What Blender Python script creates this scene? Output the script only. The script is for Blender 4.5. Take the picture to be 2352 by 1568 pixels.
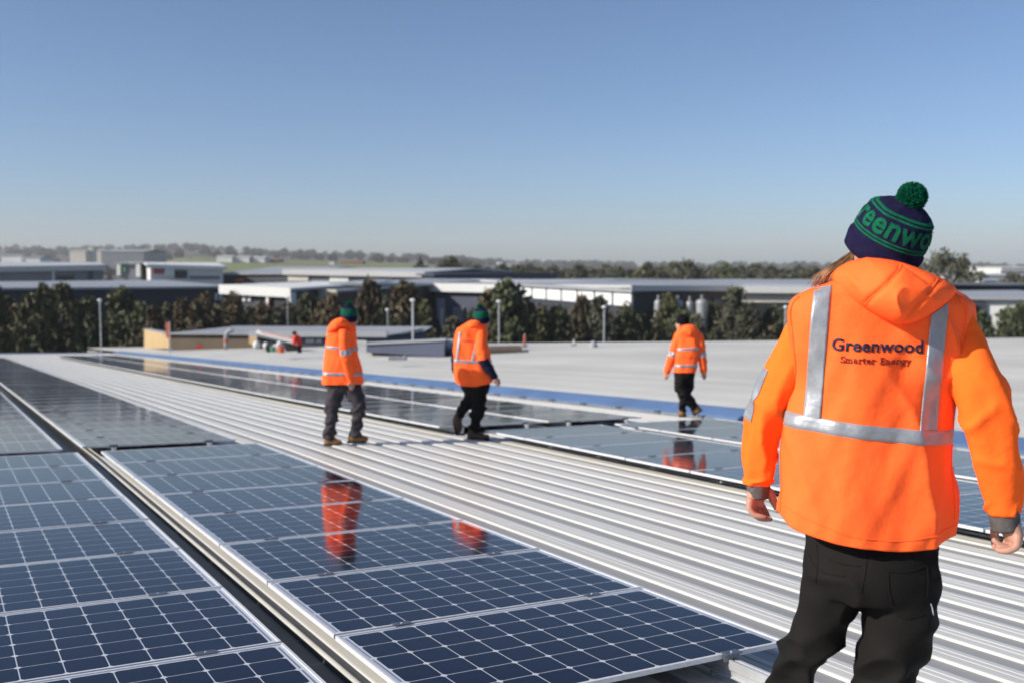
import bpy, bmesh, math, random
import numpy as np
from mathutils import Vector, Matrix, noise
from mathutils.bvhtree import BVHTree
random.seed(7); rng = np.random.default_rng(7)
for o in list(bpy.data.objects): bpy.data.objects.remove(o)
SC = bpy.context.scene
COL = SC.collection
# ------------------------------------------------------------------ camera
F = 2287.1; CX, CY, HOR = 1176.0, 784.0, 612.0          # focal length and centre in a 2352 x 1568 frame
PITCH = math.atan((CY - HOR) / F)
CAMZ = 12.0
cam = bpy.data.cameras.new('camera'); camo = bpy.data.objects.new('camera', cam); COL.objects.link(camo)
cam.sensor_width = 36; cam.lens = 36 * F / 2352; cam.clip_start = 0.05; cam.clip_end = 20000
camo.location = (0, 0, CAMZ); camo.rotation_euler = (math.pi/2 - PITCH, 0, 0)
cam.dof.use_dof = True; cam.dof.focus_distance = 3.4; cam.dof.aperture_fstop = 2.9
SC.camera = camo
# ------------------------------------------------------------------ sky, sun, exposure
SUN_EL = math.radians(29); SUN_DIR = Vector((0.94, 0.34, 0)).normalized()   # the way the light travels over the ground
world = bpy.data.worlds.new('World'); SC.world = world; world.use_nodes = True
wn = world.node_tree; bg = wn.nodes['Background']
sky = wn.nodes.new('ShaderNodeTexSky'); sky.sky_type = 'NISHITA'; sky.sun_disc = False
sky.sun_elevation = SUN_EL; sky.sun_rotation = math.atan2(-SUN_DIR.x, -SUN_DIR.y)
sky.altitude = 0; sky.air_density = 0.72; sky.dust_density = 0.88; sky.ozone_density = 4.0
wn.links.new(sky.outputs[0], bg.inputs[0]); bg.inputs[1].default_value = 0.120
sl = bpy.data.lights.new('sun', 'SUN'); sl.energy = 5.0; sl.angle = math.radians(0.5); sl.color = (1, 0.93, 0.83)
so = bpy.data.objects.new('sun', sl); COL.objects.link(so)
so.rotation_euler = Vector((SUN_DIR.x*math.cos(SUN_EL), SUN_DIR.y*math.cos(SUN_EL), -math.sin(SUN_EL))).to_track_quat('-Z', 'Y').to_euler()
so.location = (-20, -8, 30)
SC.view_settings.view_transform = 'Standard'; SC.view_settings.look = 'None'
SC.view_settings.exposure = 0.12; SC.view_settings.gamma = 1; SC.view_settings.use_curve_mapping = False
SC.render.engine = 'CYCLES'
SC.cycles.use_denoising = True
SC.cycles.use_adaptive_sampling = True; SC.cycles.adaptive_threshold = 0.02
SC.cycles.max_bounces = 4; SC.cycles.diffuse_bounces = 2; SC.cycles.glossy_bounces = 2; SC.cycles.transparent_max_bounces = 6
SC.cycles.volume_bounces = 0; SC.cycles.sample_clamp_indirect = 8; SC.cycles.caustics_reflective = False; SC.cycles.caustics_refractive = False

# ------------------------------------------------------------------ pixel and roof frames
_W = np.array([[1, 0, 0], [0, math.sin(PITCH), -math.cos(PITCH)], [0, math.cos(PITCH), math.sin(PITCH)]])
def at(x, y, d):
    """point of the world seen at (x, y) of a 2352 wide frame, d metres ahead"""
    v = _W @ np.array([(x-CX)/F, -(y-CY)/F, -1.0]); v = v * (d / v[1])
    return Vector((v[0], v[1], v[2] + CAMZ))
def _rot(a, b, c):
    ca, sa, cb, sb, cc, sc = math.cos(a), math.sin(a), math.cos(b), math.sin(b), math.cos(c), math.sin(c)
    return np.array([[cc,-sc,0],[sc,cc,0],[0,0,1]]) @ np.array([[cb,0,sb],[0,1,0],[-sb,0,cb]]) @ np.array([[1,0,0],[0,ca,-sa],[0,sa,ca]])
ROOFM = _W @ _rot(math.radians(89.13091), math.radians(-0.48208), math.radians(-29.99921)).T
ROOFC = np.array([-1.48837, -4.09308, 1.33786])
BEND = 7.3
def bend(y): return -0.011 * max(0.0, y - BEND)
def RP(x, y, z=0.0):
    v = ROOFM @ (np.array([x, y, z + bend(y)]) - ROOFC)
    return Vector((v[0], v[1], v[2] + CAMZ))
def RMAT(x, y, z=0.0):
    m = Matrix([[*ROOFM[i], 0] for i in range(3)] + [[0, 0, 0, 1]])
    if y > BEND: m = m @ Matrix.Rotation(-0.011, 4, 'X')
    return Matrix.Translation(RP(x, y, z)) @ m
def roof_hit(px, py, z):
    """point of the roof plane (height z above the panel glass) seen at a pixel; also its depth"""
    v = ROOFM.T @ (_W @ np.array([(px-CX)/F, -(py-CY)/F, -1.0])); t = (z - ROOFC[2]) / v[2]
    p = ROOFC + v * t
    w = ROOFM @ (p - ROOFC); return Vector((w[0], w[1], w[2] + CAMZ))

# ------------------------------------------------------------------ helpers
def tag(o, label=None, cat=None, group=None, kind=None):
    if label: o['label'] = label
    if cat: o['category'] = cat
    if group: o['group'] = group
    if kind: o['kind'] = kind
    return o
def link(o, parent=None):
    COL.objects.link(o)
    if parent is not None: o.parent = parent
    return o
def empty(name, mat=None, **k):
    o = bpy.data.objects.new(name, None); o.empty_display_size = 0.2
    if mat is not None: o.matrix_world = mat if isinstance(mat, Matrix) else Matrix.Translation(mat)
    link(o); return tag(o, **k)
def obj(name, me, mat=None, parent=None, mw=None, **k):
    if mat is not None and not me.materials: me.materials.append(mat)
    o = bpy.data.objects.new(name, me); link(o, parent)
    if mw is not None:
        mw = mw if isinstance(mw, Matrix) else Matrix.Translation(mw)
        if parent is None: o.matrix_world = mw
        else: o.matrix_local = mw
    return tag(o, **k)
_ones = ['','first','second','third','fourth','fifth','sixth','seventh','eighth','ninth','tenth','eleventh','twelfth','thirteenth','fourteenth','fifteenth','sixteenth','seventeenth','eighteenth','nineteenth']
def nth(n):
    if n < 20: return _ones[n]
    t = {2:'twent',3:'thirt',4:'fort',5:'fift'}[n//10]; return t+'ieth' if n % 10 == 0 else t+'y-'+_ones[n % 10]
def copy_tree(o, parent=None):
    c = o.copy(); COL.objects.link(c); c.parent = parent
    for ch in o.children: copy_tree(ch, c)
    return c
class MB:
    def __init__(s): s.v = []; s.f = []
    def add(s, vs, fs):
        n = len(s.v); s.v.extend([tuple(p) for p in vs]); s.f.extend([tuple(i+n for i in f) for f in fs]); return s
    def box(s, x0, x1, y0, y1, z0, z1):
        return s.add([(x0,y0,z0),(x1,y0,z0),(x1,y1,z0),(x0,y1,z0),(x0,y0,z1),(x1,y0,z1),(x1,y1,z1),(x0,y1,z1)],
            [(0,3,2,1),(4,5,6,7),(0,1,5,4),(1,2,6,5),(2,3,7,6),(3,0,4,7)])
    def hexa(s, a, b, c, d, off):
        """slab: quad a b c d and the same quad moved by off"""
        q = [Vector(p) for p in (a, b, c, d)]; off = Vector(off)
        return s.add(q + [p+off for p in q], [(0,1,2,3),(7,6,5,4),(0,4,5,1),(1,5,6,2),(2,6,7,3),(3,7,4,0)])
    def prism(s, prof, y0, y1):
        """closed profile (x, z) swept along y"""
        n = len(prof)
        return s.add([(x,y0,z) for x,z in prof] + [(x,y1,z) for x,z in prof],
            [(i,(i+1)%n,n+(i+1)%n,n+i) for i in range(n)] + [tuple(range(n-1,-1,-1)), tuple(range(n,2*n))])
    def tube(s, pts, rad, seg=10, cap=True):
        rings = tube_rings(pts, rad, seg); n = len(s.v)
        for r in rings: s.v.extend([tuple(p) for p in r])
        m = len(rings)
        for i in range(m-1):
            for j in range(seg):
                k = (j+1) % seg
                s.f.append((n+i*seg+j, n+i*seg+k, n+(i+1)*seg+k, n+(i+1)*seg+j))
        if cap: s.f.append(tuple(n+j for j in range(seg-1,-1,-1))); s.f.append(tuple(n+(m-1)*seg+j for j in range(seg)))
        return s
    def ball(s, c, r, seg=14, rings=9, rot=None):
        c = Vector(c); r = Vector(r) if hasattr(r, '__len__') else Vector((r, r, r)); vs = []; fs = []
        for i in range(1, rings):
            t = math.pi*i/rings
            for j in range(seg):
                a = 2*math.pi*j/seg; p = Vector((r.x*math.sin(t)*math.cos(a), r.y*math.sin(t)*math.sin(a), r.z*math.cos(t)))
                vs.append(c + (rot @ p if rot is not None else p))
        top = Vector((0,0,r.z)); bot = Vector((0,0,-r.z))
        if rot is not None: top = rot @ top; bot = rot @ bot
        vs += [c+top, c+bot]; T = len(vs)-2; B = len(vs)-1
        for i in range(rings-2):
            for j in range(seg):
                k = (j+1) % seg; fs.append((i*seg+j, (i+1)*seg+j, (i+1)*seg+k, i*seg+k))
        for j in range(seg):
            k = (j+1) % seg; fs.append((T, j, k)); fs.append((B, (rings-2)*seg+k, (rings-2)*seg+j))
        return s.add(vs, fs)
    def mesh(s, name='mesh', mat=None, smooth=False):
        me = bpy.data.meshes.new(name); me.from_pydata(s.v, [], s.f); me.update()
        if mat is not None: me.materials.append(mat)
        if smooth: me.polygons.foreach_set('use_smooth', [True]*len(me.polygons))
        return me
def spline(pts, n):
    P = [np.array(p, float) for p in pts]; P = [2*P[0]-P[1]] + P + [2*P[-1]-P[-2]]; m = len(pts)-1; out = []
    for i in range(n):
        t = i/(n-1)*m; k = min(int(t), m-1); t -= k; a, b, c, d = P[k:k+4]
        out.append(0.5*((2*b)+(c-a)*t+(2*a-5*b+4*c-d)*t*t+(-a+3*b-3*c+d)*t**3))
    return out
def tube_rings(pts, rad, seg):
    pts = [Vector(p) for p in pts]; n = len(pts); rings = []; prev = None
    for i, p in enumerate(pts):
        t = (pts[min(i+1, n-1)] - pts[max(i-1, 0)]).normalized()
        if prev is None:
            u = Vector((1,0,0)) if abs(t.x) < 0.9 else Vector((0,1,0)); u = (u - t*u.dot(t)).normalized()
        else: u = (prev - t*prev.dot(t)).normalized()
        prev = u; w = t.cross(u); r = rad[i] if hasattr(rad, '__len__') else rad
        ra, rb = (r if hasattr(r, '__len__') else (r, r))
        rings.append([p + u*ra*math.cos(2*math.pi*j/seg) + w*rb*math.sin(2*math.pi*j/seg) for j in range(seg)])
    return rings
def remesh(me, voxel, smooth=6, fac=0.5):
    o = bpy.data.objects.new('tmp', me); COL.objects.link(o)
    m = o.modifiers.new('r', 'REMESH'); m.mode = 'VOXEL'; m.voxel_size = voxel; m.use_smooth_shade = True
    if smooth: s = o.modifiers.new('s', 'SMOOTH'); s.iterations = smooth; s.factor = fac
    dg = bpy.context.evaluated_depsgraph_get(); dg.update()
    out = bpy.data.meshes.new_from_object(o.evaluated_get(dg))
    bpy.data.objects.remove(o); out.materials.clear()
    return out
def join_mesh(ms, name):
    v = []; f = []
    for m in ms:
        n = len(v); v += [tuple(p.co) for p in m.vertices]; f += [tuple(i+n for i in p.vertices) for p in m.polygons]
    me = bpy.data.meshes.new(name); me.from_pydata(v, [], f); me.update(); me.polygons.foreach_set('use_smooth', [True]*len(f)); return me

# ------------------------------------------------------------------ materials
def mat(name, col, rough=0.6, metal=0.0, var=0.0, scale=3.0, spec=0.5, bump=0.0, bscale=40.0, col2=None, rnd=0.0, sheen=0.0, coords='Object', stretch=(1,1,1)):
    m = bpy.data.materials.new(name); m.use_nodes = True; nt = m.node_tree; b = nt.nodes['Principled BSDF']
    b.inputs['Roughness'].default_value = rough; b.inputs['Metallic'].default_value = metal
    b.inputs['Specular IOR Level'].default_value = spec
    if sheen: b.inputs['Sheen Weight'].default_value = sheen
    tc = nt.nodes.new('ShaderNodeTexCoord'); mp = nt.nodes.new('ShaderNodeMapping'); mp.inputs['Scale'].default_value = stretch
    nt.links.new(tc.outputs[coords], mp.inputs[0])
    c2 = col2 or tuple(max(0, c*(1-var)) for c in col)
    ns = nt.nodes.new('ShaderNodeTexNoise'); ns.inputs['Scale'].default_value = scale; ns.inputs['Detail'].default_value = 3
    nt.links.new(mp.outputs[0], ns.inputs['Vector'])
    rp = nt.nodes.new('ShaderNodeValToRGB'); rp.color_ramp.elements[0].position = 0.36; rp.color_ramp.elements[1].position = 0.66
    rp.color_ramp.elements[0].color = (*c2, 1); rp.color_ramp.elements[1].color = (*col, 1)
    nt.links.new(ns.outputs[0], rp.inputs[0]); out = rp.outputs[0]
    if rnd:
        oi = nt.nodes.new('ShaderNodeObjectInfo'); mr = nt.nodes.new('ShaderNodeMapRange')
        mr.inputs['To Min'].default_value = 1-rnd; mr.inputs['To Max'].default_value = 1+rnd
        nt.links.new(oi.outputs['Random'], mr.inputs[0])
        mx = nt.nodes.new('ShaderNodeVectorMath'); mx.operation = 'SCALE'
        nt.links.new(out, mx.inputs[0]); nt.links.new(mr.outputs[0], mx.inputs['Scale']); out = mx.outputs[0]
    nt.links.new(out, b.inputs['Base Color'])
    if bump:
        n2 = nt.nodes.new('ShaderNodeTexNoise'); n2.inputs['Scale'].default_value = bscale; n2.inputs['Detail'].default_value = 2
        nt.links.new(mp.outputs[0], n2.inputs['Vector'])
        bp = nt.nodes.new('ShaderNodeBump'); bp.inputs['Strength'].default_value = bump; bp.inputs['Distance'].default_value = 0.01
        nt.links.new(n2.outputs[0], bp.inputs['Height']); nt.links.new(bp.outputs[0], b.inputs['Normal'])
    return m
M = {}
M['lip'] = mat('cream_rib', (0.60,0.58,0.52), 0.45, 0, 0.15, 4)
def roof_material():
    # off-white paint; the flat trays between the ribs are greyer, with ragged edges
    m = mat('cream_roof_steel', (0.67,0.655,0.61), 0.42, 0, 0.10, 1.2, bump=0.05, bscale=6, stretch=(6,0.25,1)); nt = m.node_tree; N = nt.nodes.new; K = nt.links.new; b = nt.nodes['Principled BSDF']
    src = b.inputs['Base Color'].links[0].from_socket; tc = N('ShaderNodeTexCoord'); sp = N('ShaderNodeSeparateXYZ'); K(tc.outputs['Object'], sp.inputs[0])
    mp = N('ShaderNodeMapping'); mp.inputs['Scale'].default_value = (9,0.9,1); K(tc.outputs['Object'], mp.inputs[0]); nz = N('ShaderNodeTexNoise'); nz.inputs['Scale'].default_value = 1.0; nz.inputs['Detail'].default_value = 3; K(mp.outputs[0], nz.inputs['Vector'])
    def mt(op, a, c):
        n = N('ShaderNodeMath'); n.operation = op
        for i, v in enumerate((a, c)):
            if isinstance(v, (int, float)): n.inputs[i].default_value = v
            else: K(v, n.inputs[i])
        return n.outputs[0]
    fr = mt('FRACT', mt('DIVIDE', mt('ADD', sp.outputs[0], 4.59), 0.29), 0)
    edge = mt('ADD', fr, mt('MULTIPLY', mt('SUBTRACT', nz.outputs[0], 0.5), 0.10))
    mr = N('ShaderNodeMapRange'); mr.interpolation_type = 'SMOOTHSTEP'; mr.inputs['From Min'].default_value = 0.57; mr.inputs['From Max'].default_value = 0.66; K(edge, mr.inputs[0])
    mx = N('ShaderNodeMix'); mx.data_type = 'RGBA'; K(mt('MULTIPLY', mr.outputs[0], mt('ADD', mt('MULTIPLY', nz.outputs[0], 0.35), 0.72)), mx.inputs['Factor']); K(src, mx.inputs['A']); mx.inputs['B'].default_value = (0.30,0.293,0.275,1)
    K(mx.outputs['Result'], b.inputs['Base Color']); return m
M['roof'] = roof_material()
M['roof2'] = mat('pale_roof_steel', (0.50,0.495,0.465), 0.5, 0, 0.14, 0.25, rnd=0.07)
M['bluestrip'] = mat('sky_tinted_steel', (0.12,0.20,0.37), 0.45, 0, 0.2, 0.8)  # sky reflection on the steel put into its blue base colour
M['alu'] = mat('aluminium', (0.72,0.73,0.74), 0.38, 0.55, 0.12, 12, bump=0.05)
M['alu_frame'] = mat('frosted_aluminium_frame', (0.80,0.80,0.81), 0.5, 0.15, 0.1, 60, bump=0.25, bscale=260)
M['galv'] = mat('galvanised', (0.42,0.43,0.44), 0.45, 0.6, 0.25, 8)
M['rubber'] = mat('black_rubber', (0.02,0.02,0.022), 0.6, 0, 0.3, 20)
M['backsheet'] = mat('white_backsheet', (0.74,0.74,0.76), 0.6, spec=0.0)
M['ribbon'] = mat('tinned_ribbon', (0.25,0.28,0.40), 0.35, 0.6)
def cell_material(name, procedural, L=1.665, W=0.992, nx=10, ny=6, mx=0.0425, my=0.022):
    m = bpy.data.materials.new(name); m.use_nodes = True; nt = m.node_tree; b = nt.nodes['Principled BSDF']; N = nt.nodes.new; K = nt.links.new
    b.inputs['Roughness'].default_value = 0.6; b.inputs['Specular IOR Level'].default_value = 0.0
    tc = N('ShaderNodeTexCoord'); sp = N('ShaderNodeSeparateXYZ'); K(tc.outputs['Object'], sp.inputs[0])
    def math_(op, a, bb=None, c=None):
        n = N('ShaderNodeMath'); n.operation = op
        for i, v in enumerate((a, bb, c)):
            if v is None: continue
            if isinstance(v, (int, float)): n.inputs[i].default_value = v
            else: K(v, n.inputs[i])
        return n.outputs[0]
    # fine metal fingers running along x: a faint lighter line every few mm
    lines = math_('GREATER_THAN', math_('FRACT', math_('MULTIPLY', sp.outputs[1], 32.0)), 0.93)
    oi = N('ShaderNodeObjectInfo')
    mr = N('ShaderNodeMapRange'); mr.inputs['To Min'].default_value = 0.75; mr.inputs['To Max'].default_value = 1.3; K(oi.outputs['Random'], mr.inputs[0])
    mixa = N('ShaderNodeMix'); mixa.data_type = 'RGBA'; K(lines, mixa.inputs['Factor'])
    mixa.inputs['A'].default_value = (0.0040, 0.0048, 0.0185, 1); mixa.inputs['B'].default_value = (0.012, 0.014, 0.032, 1)
    sc_ = N('ShaderNodeVectorMath'); sc_.operation = 'SCALE'; K(mixa.outputs['Result'], sc_.inputs[0]); K(mr.outputs[0], sc_.inputs['Scale'])
    out = sc_.outputs[0]
    if procedural:
        px = (L-2*mx)/nx; py = (W-2*my)/ny
        fx = math_('ABSOLUTE', math_('SUBTRACT', math_('FRACT', math_('DIVIDE', math_('ADD', sp.outputs[0], L/2-mx), px)), 0.5))
        fy = math_('ABSOLUTE', math_('SUBTRACT', math_('FRACT', math_('DIVIDE', math_('ADD', sp.outputs[1], W/2-my), py)), 0.5))
        gap = math_('MAXIMUM', math_('GREATER_THAN', fx, 0.478), math_('GREATER_THAN', fy, 0.478))
        gap = math_('MAXIMUM', gap, math_('GREATER_THAN', math_('ADD', fx, fy), 0.905))
        gap = math_('MAXIMUM', gap, math_('GREATER_THAN', math_('ABSOLUTE', sp.outputs[0]), L/2-mx))
        gap = math_('MAXIMUM', gap, math_('GREATER_THAN', math_('ABSOLUTE', sp.outputs[1]), W/2-my))
        mg = N('ShaderNodeMix'); mg.data_type = 'RGBA'; K(gap, mg.inputs['Factor']); K(out, mg.inputs['A']); mg.inputs['B'].default_value = (0.7,0.7,0.72,1)
        out = mg.outputs['Result']
    K(out, b.inputs['Base Color'])
    return m
M['cell'] = cell_material('silicon_cell', False)
def glass_material(name, rough):
    m = bpy.data.materials.new(name); m.use_nodes = True; nt = m.node_tree; N = nt.nodes.new; K = nt.links.new
    nt.nodes.remove(nt.nodes['Principled BSDF']); out = nt.nodes['Material Output']
    fr = N('ShaderNodeFresnel'); fr.inputs['IOR'].default_value = 1.31
    tr = N('ShaderNodeBsdfTransparent'); tr.inputs[0].default_value = (0.95,0.96,0.97,1)
    gl = N('ShaderNodeBsdfGlossy'); gl.inputs['Roughness'].default_value = rough; gl.inputs[0].default_value = (1,1,1,1)
    tc = N('ShaderNodeTexCoord'); nz = N('ShaderNodeTexNoise'); nz.inputs['Scale'].default_value = 2.2; nz.inputs['Detail'].default_value = 5; K(tc.outputs['Object'], nz.inputs['Vector'])
    mr = N('ShaderNodeMapRange'); mr.inputs['From Min'].default_value = 0.35; mr.inputs['From Max'].default_value = 0.75
    mr.inputs['To Min'].default_value = rough*0.7; mr.inputs['To Max'].default_value = rough*1.6; K(nz.outputs[0], mr.inputs[0]); K(mr.outputs[0], gl.inputs['Roughness'])
    ge = N('ShaderNodeNewGeometry'); fm = N('ShaderNodeMix'); K(ge.outputs['Backfacing'], fm.inputs['Factor']); K(fr.outputs[0], fm.inputs['A']); fm.inputs['B'].default_value = 0.08   # thin pane: no total reflection from below
    mx = N('ShaderNodeMixShader'); K(fm.outputs['Result'], mx.inputs[0]); K(tr.outputs[0], mx.inputs[1]); K(gl.outputs[0], mx.inputs[2]); K(mx.outputs[0], out.inputs[0])
    return m
M['glass'] = glass_material('panel_glass', 0.075)
# ================================================================== the roof we stand on
RIBTOP, PAN = -0.118, -0.131
PITCH_R = 0.29
def rib_profile(x0, n, h=RIBTOP-PAN):
    p = []
    for i in range(n):
        x = x0 + i*PITCH_R
        p += [(x, PAN), (x+0.001, PAN), (x+0.008, RIBTOP-0.002), (x+0.016, RIBTOP), (x+0.060, RIBTOP+0.001), (x+0.064, RIBTOP-0.0012), (x+0.072, RIBTOP-0.0012), (x+0.076, RIBTOP+0.001), (x+0.108, RIBTOP+0.001),
              (x+0.112, RIBTOP-0.0012), (x+0.120, RIBTOP-0.0012), (x+0.124, RIBTOP+0.001), (x+0.160, RIBTOP), (x+0.168, RIBTOP-0.002), (x+0.190, PAN+0.001), (x+0.200, PAN)]
    p.append((x0+n*PITCH_R, PAN)); return p
roof = empty('roof', RMAT(0, 0), kind='structure', label='cream ribbed steel roof carrying the solar panels')
ry = [-9, -1, BEND, 20, 45, 72]
for i in range(16):
    x0 = -4.59 + i*3*PITCH_R; prof = rib_profile(x0, 3); m = MB(); n = len(prof)
    for y in ry: m.v += [(x, y, z + bend(y)) for x, z in prof]
    for k in range(len(ry)-1):
        for j in range(n-1): m.f.append((k*n+j, k*n+j+1, (k+1)*n+j+1, (k+1)*n+j))
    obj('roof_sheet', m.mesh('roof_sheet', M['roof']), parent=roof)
XE = -4.59 + 48*PITCH_R
# dark gutter lip and the capping, coloured as reflected sky, that runs between the two roofs
m = MB()
lp = [(XE+0.02,-0.19),(XE+0.10,-0.19),(XE+0.10,-0.10),(XE+0.085,-0.10),(XE+0.085,-0.175),(XE+0.02,-0.175)]
def sweep(prof, ys, closed=True):
    m = MB(); n = len(prof)
    for y in ys: m.v += [(x, y, z + bend(y)) for x, z in prof]
    for k in range(len(ys)-1):
        for j in range(n if closed else n-1): m.f.append((k*n+j, k*n+(j+1)%n, (k+1)*n+(j+1)%n, (k+1)*n+j))
    return m
gut = obj('gutter', sweep(lp, ry).mesh('gutter', M['galv']), mw=RMAT(0,0), kind='structure', label='narrow grey gutter lip along the roof edge')
for i in range(40):
    y = -3 + i*1.15
    obj('gutter_bracket', (MB().box(-0.07,0.12,-0.02,0.02,-0.012,0.012)).mesh('gutter_bracket', M['galv']), parent=gut, mw=Matrix.Translation((XE+0.03, y, -0.088+bend(y))))
obj('ridge_capping', sweep([(XE+0.13,-0.08),(XE+0.16,-0.06),(XE+0.44,0.052),(XE+0.52,0.052),(XE+0.52,0.02),(XE+0.13,-0.12)], ry).mesh('ridge_capping', M['bluestrip']), mw=RMAT(0,0), kind='structure', label='long steel capping between the two roofs, reflected sky blue in its colour')
obj('end_capping', (MB().box(-6, 9.2, 71.95, 72.5, PAN-0.1+bend(72), RIBTOP+0.06+bend(72))).mesh('end_capping', M['bluestrip']), mw=RMAT(0,0), kind='structure', label='blue capping at the far left end of the roof')
# dark strip added between the first two panel rows; its colour deepens the shade
M['channel'] = mat('dark_shade_strip', (0.045,0.047,0.045), 0.45, 0, 0.3, 2.5)
obj('channel', sweep([(-0.26,-0.100),(-0.25,-0.1095),(-0.055,-0.1095),(-0.050,-0.092),(-0.044,-0.092),(-0.047,-0.1145),(-0.26,-0.1145)], ry).mesh('channel', M['channel']), mw=RMAT(0,0), kind='structure', label='dark strip deepening the shade between the first two rows of panels')
ribm = MB(); ribm.tube([(-0.032, y, -0.099+bend(y)) for y in ry], 0.0165, 12)  # tube added as the rounded, sunlit rib beside the dark strip
obj('channel_rib', ribm.mesh('channel_rib', M['lip'], smooth=True), mw=RMAT(0,0), kind='structure', label='rounded pale rib along the dark channel')
# the neighbouring roof: long sheets parallel to the capping
G0, G1 = RP(XE+0.48, -14, 0.01), RP(XE+0.48, 76, 0.01)
F0, F1 = at(2900, 771, 36), at(200, 799, 80)
roof2 = empty('neighbour_roof', (G0+F0)/2, kind='structure', label='wide pale roof beyond the blue capping')
NS = 34
for i in range(NS):
    m = MB(); org = (G0+F0)/2; rows = []
    nx = 13
    for e, (A, B) in enumerate(((G0, F0), (G1, F1))):
        for j in range(nx):
            t = (i + j/(nx-1))/NS; z = 0.03 if (j % 4) in (1, 2) else 0.0
            if j == nx-1: z = 0.0
            rows.append(A.lerp(B, t) + Vector((0,0,z)) - org)
    m.v = [tuple(p) for p in rows]; m.f = [(j, j+1, nx+j+1, nx+j) for j in range(nx-1)]
    obj('roof_sheet', m.mesh('roof_sheet', M['roof2']), parent=roof2)
# walls under both roofs
M['wallgrey'] = mat('wall_grey', (0.35,0.36,0.38), 0.7, 0, 0.15, 0.4)
def wall_under(name, label, pts):
    m = MB(); n = len(pts)
    for p in pts: m.v += [(p.x, p.y, p.z-0.2), (p.x, p.y, 0)]
    for k in range(n-1): m.f.append((2*k, 2*k+1, 2*k+3, 2*k+2))
    return obj(name, m.mesh(name, M['wallgrey']), kind='structure', label=label)
wall_under('warehouse_wall', 'grey warehouse wall below the near roof', [RP(-4.6,-9,PAN), RP(-4.6,72.4,PAN), RP(XE,72.4,PAN)])
wall_under('neighbour_wall', 'grey wall below the far edge of the neighbouring roof', [G0, F0, F1, G1])

# ================================================================== solar panels
PW, PP = 0.992, 1.012
_pm = {}
def panel_parts(L, nx):
    k = (round(L,3), nx)
    if k in _pm: return _pm[k]
    d = {}; h = 0.020; b = 0.012; hl, hw = L/2, PW/2
    m = MB(); m.box(-hl, hl, -hw, -hw+b, -h, 0); m.box(-hl, hl, hw-b, hw, -h, 0); m.box(-hl, -hl+b, -hw+b, hw-b, -h, 0); m.box(hl-b, hl, -hw+b, hw-b, -h, 0)
    d['frame'] = m.mesh('frame', M['alu_frame'])
    d['glass'] = MB().add([(-hl+b,-hw+b,-0.0015),(hl-b,-hw+b,-0.0015),(hl-b,hw-b,-0.0015),(-hl+b,hw-b,-0.0015)], [(0,1,2,3)]).mesh('glass_pane', M['glass'])
    d['back'] = MB().box(-hl+b, hl-b, -hw+b, hw-b, -0.009, -0.0047).mesh('backsheet', M['backsheet'])
    d['proc'] = MB().box(-hl+b, hl-b, -hw+b, hw-b, -0.009, -0.0045).mesh('cell_sheet', cell_material('cell_sheet_%d' % nx, True, L, PW, nx))
    mx, my = 0.0425, 0.022; px, py = (L-2*mx)/nx, (PW-2*my)/6; g = 0.0025; c = 0.0125
    x1, y1 = px/2-g, py/2-g
    o8 = [(-x1+c,-y1),(x1-c,-y1),(x1,-y1+c),(x1,y1-c),(x1-c,y1),(-x1+c,y1),(-x1,y1-c),(-x1,-y1+c)]
    mm = MB(); mm.add([(x,y,0) for x,y in o8]+[(x,y,-0.0004) for x,y in o8], [tuple(range(8))]+[(i,8+i,8+(i+1)%8,(i+1)%8) for i in range(8)])
    d['cell'] = mm.mesh('cell', M['cell']); d['grid'] = (mx, my, px, py)
    mr = MB()
    for k3 in range(3): mr.box(-0.004, 0.004, -hw+0.03+k3*(PW-0.06)/3+0.012, -hw+0.03+(k3+1)*(PW-0.06)/3-0.012, -0.0052, -0.0044)
    d['ribbon'] = mr.mesh('ribbon', M['ribbon'])
    _pm[k] = d; return d
def panel(x, y, L=1.665, nx=10, cells=False, label=None, group=None):
    """x: left edge, y: near edge of the panel in the roof frame"""
    d = panel_parts(L, nx)
    jz = rng.normal(0, 0.0012); jr = Matrix.Rotation(rng.normal(0, 0.0010), 4, 'X') @ Matrix.Rotation(rng.normal(0, 0.0008), 4, 'Y')
    r = empty('solar_panel', RMAT(x+L/2, y+PW/2, jz) @ jr, label=label, cat='solar panel', group=group)
    obj('frame', d['frame'], parent=r); obj('glass_pane', d['glass'], parent=r)
    if cells:
        obj('backsheet', d['back'], parent=r)
        for s in (-1, 1): obj('ribbon', d['ribbon'], parent=r, mw=Matrix.Translation((s*(L/2-0.031), 0, 0)))
        mx, my, px, py = d['grid']
        for i in range(nx):
            for j in range(6):
                obj('cell', d['cell'], parent=r, mw=Matrix.Translation((-L/2+mx+(i+0.5)*px, -PW/2+my+(j+0.5)*py, -0.0042)))
    else: obj('cell_sheet', d['proc'], parent=r)
    return r
ORD = ['first','second','third','fourth','fifth','sixth','seventh','eighth','ninth','tenth','eleventh','twelfth']
GA = 0.014
for k in range(8):
    panel(-0.227-1.665, (k-1)*PP+0.02, cells=True, label='%s panel from the near end of the row left of the dark channel' % ORD[k].capitalize(), group='panels left of the dark channel')
    panel(0.0, (k-1)*PP+0.008, cells=True, label='%s panel from the near end of the row right of the dark channel' % ORD[k].capitalize(), group='panels right of the dark channel')
for k in range(12):
    panel(-0.33-1.665, 7.47+k*PP, label='%s panel past the cross gap in the far row at the left edge' % nth(k+1), group='far row left of the dark channel')
for k in range(46):
    panel(-0.12, 7.60+k*PP, label='%s panel past the cross gap in the long row left of the walkway' % nth(k+1), group='long far row left of the walkway')
LC = 1.82
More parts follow.
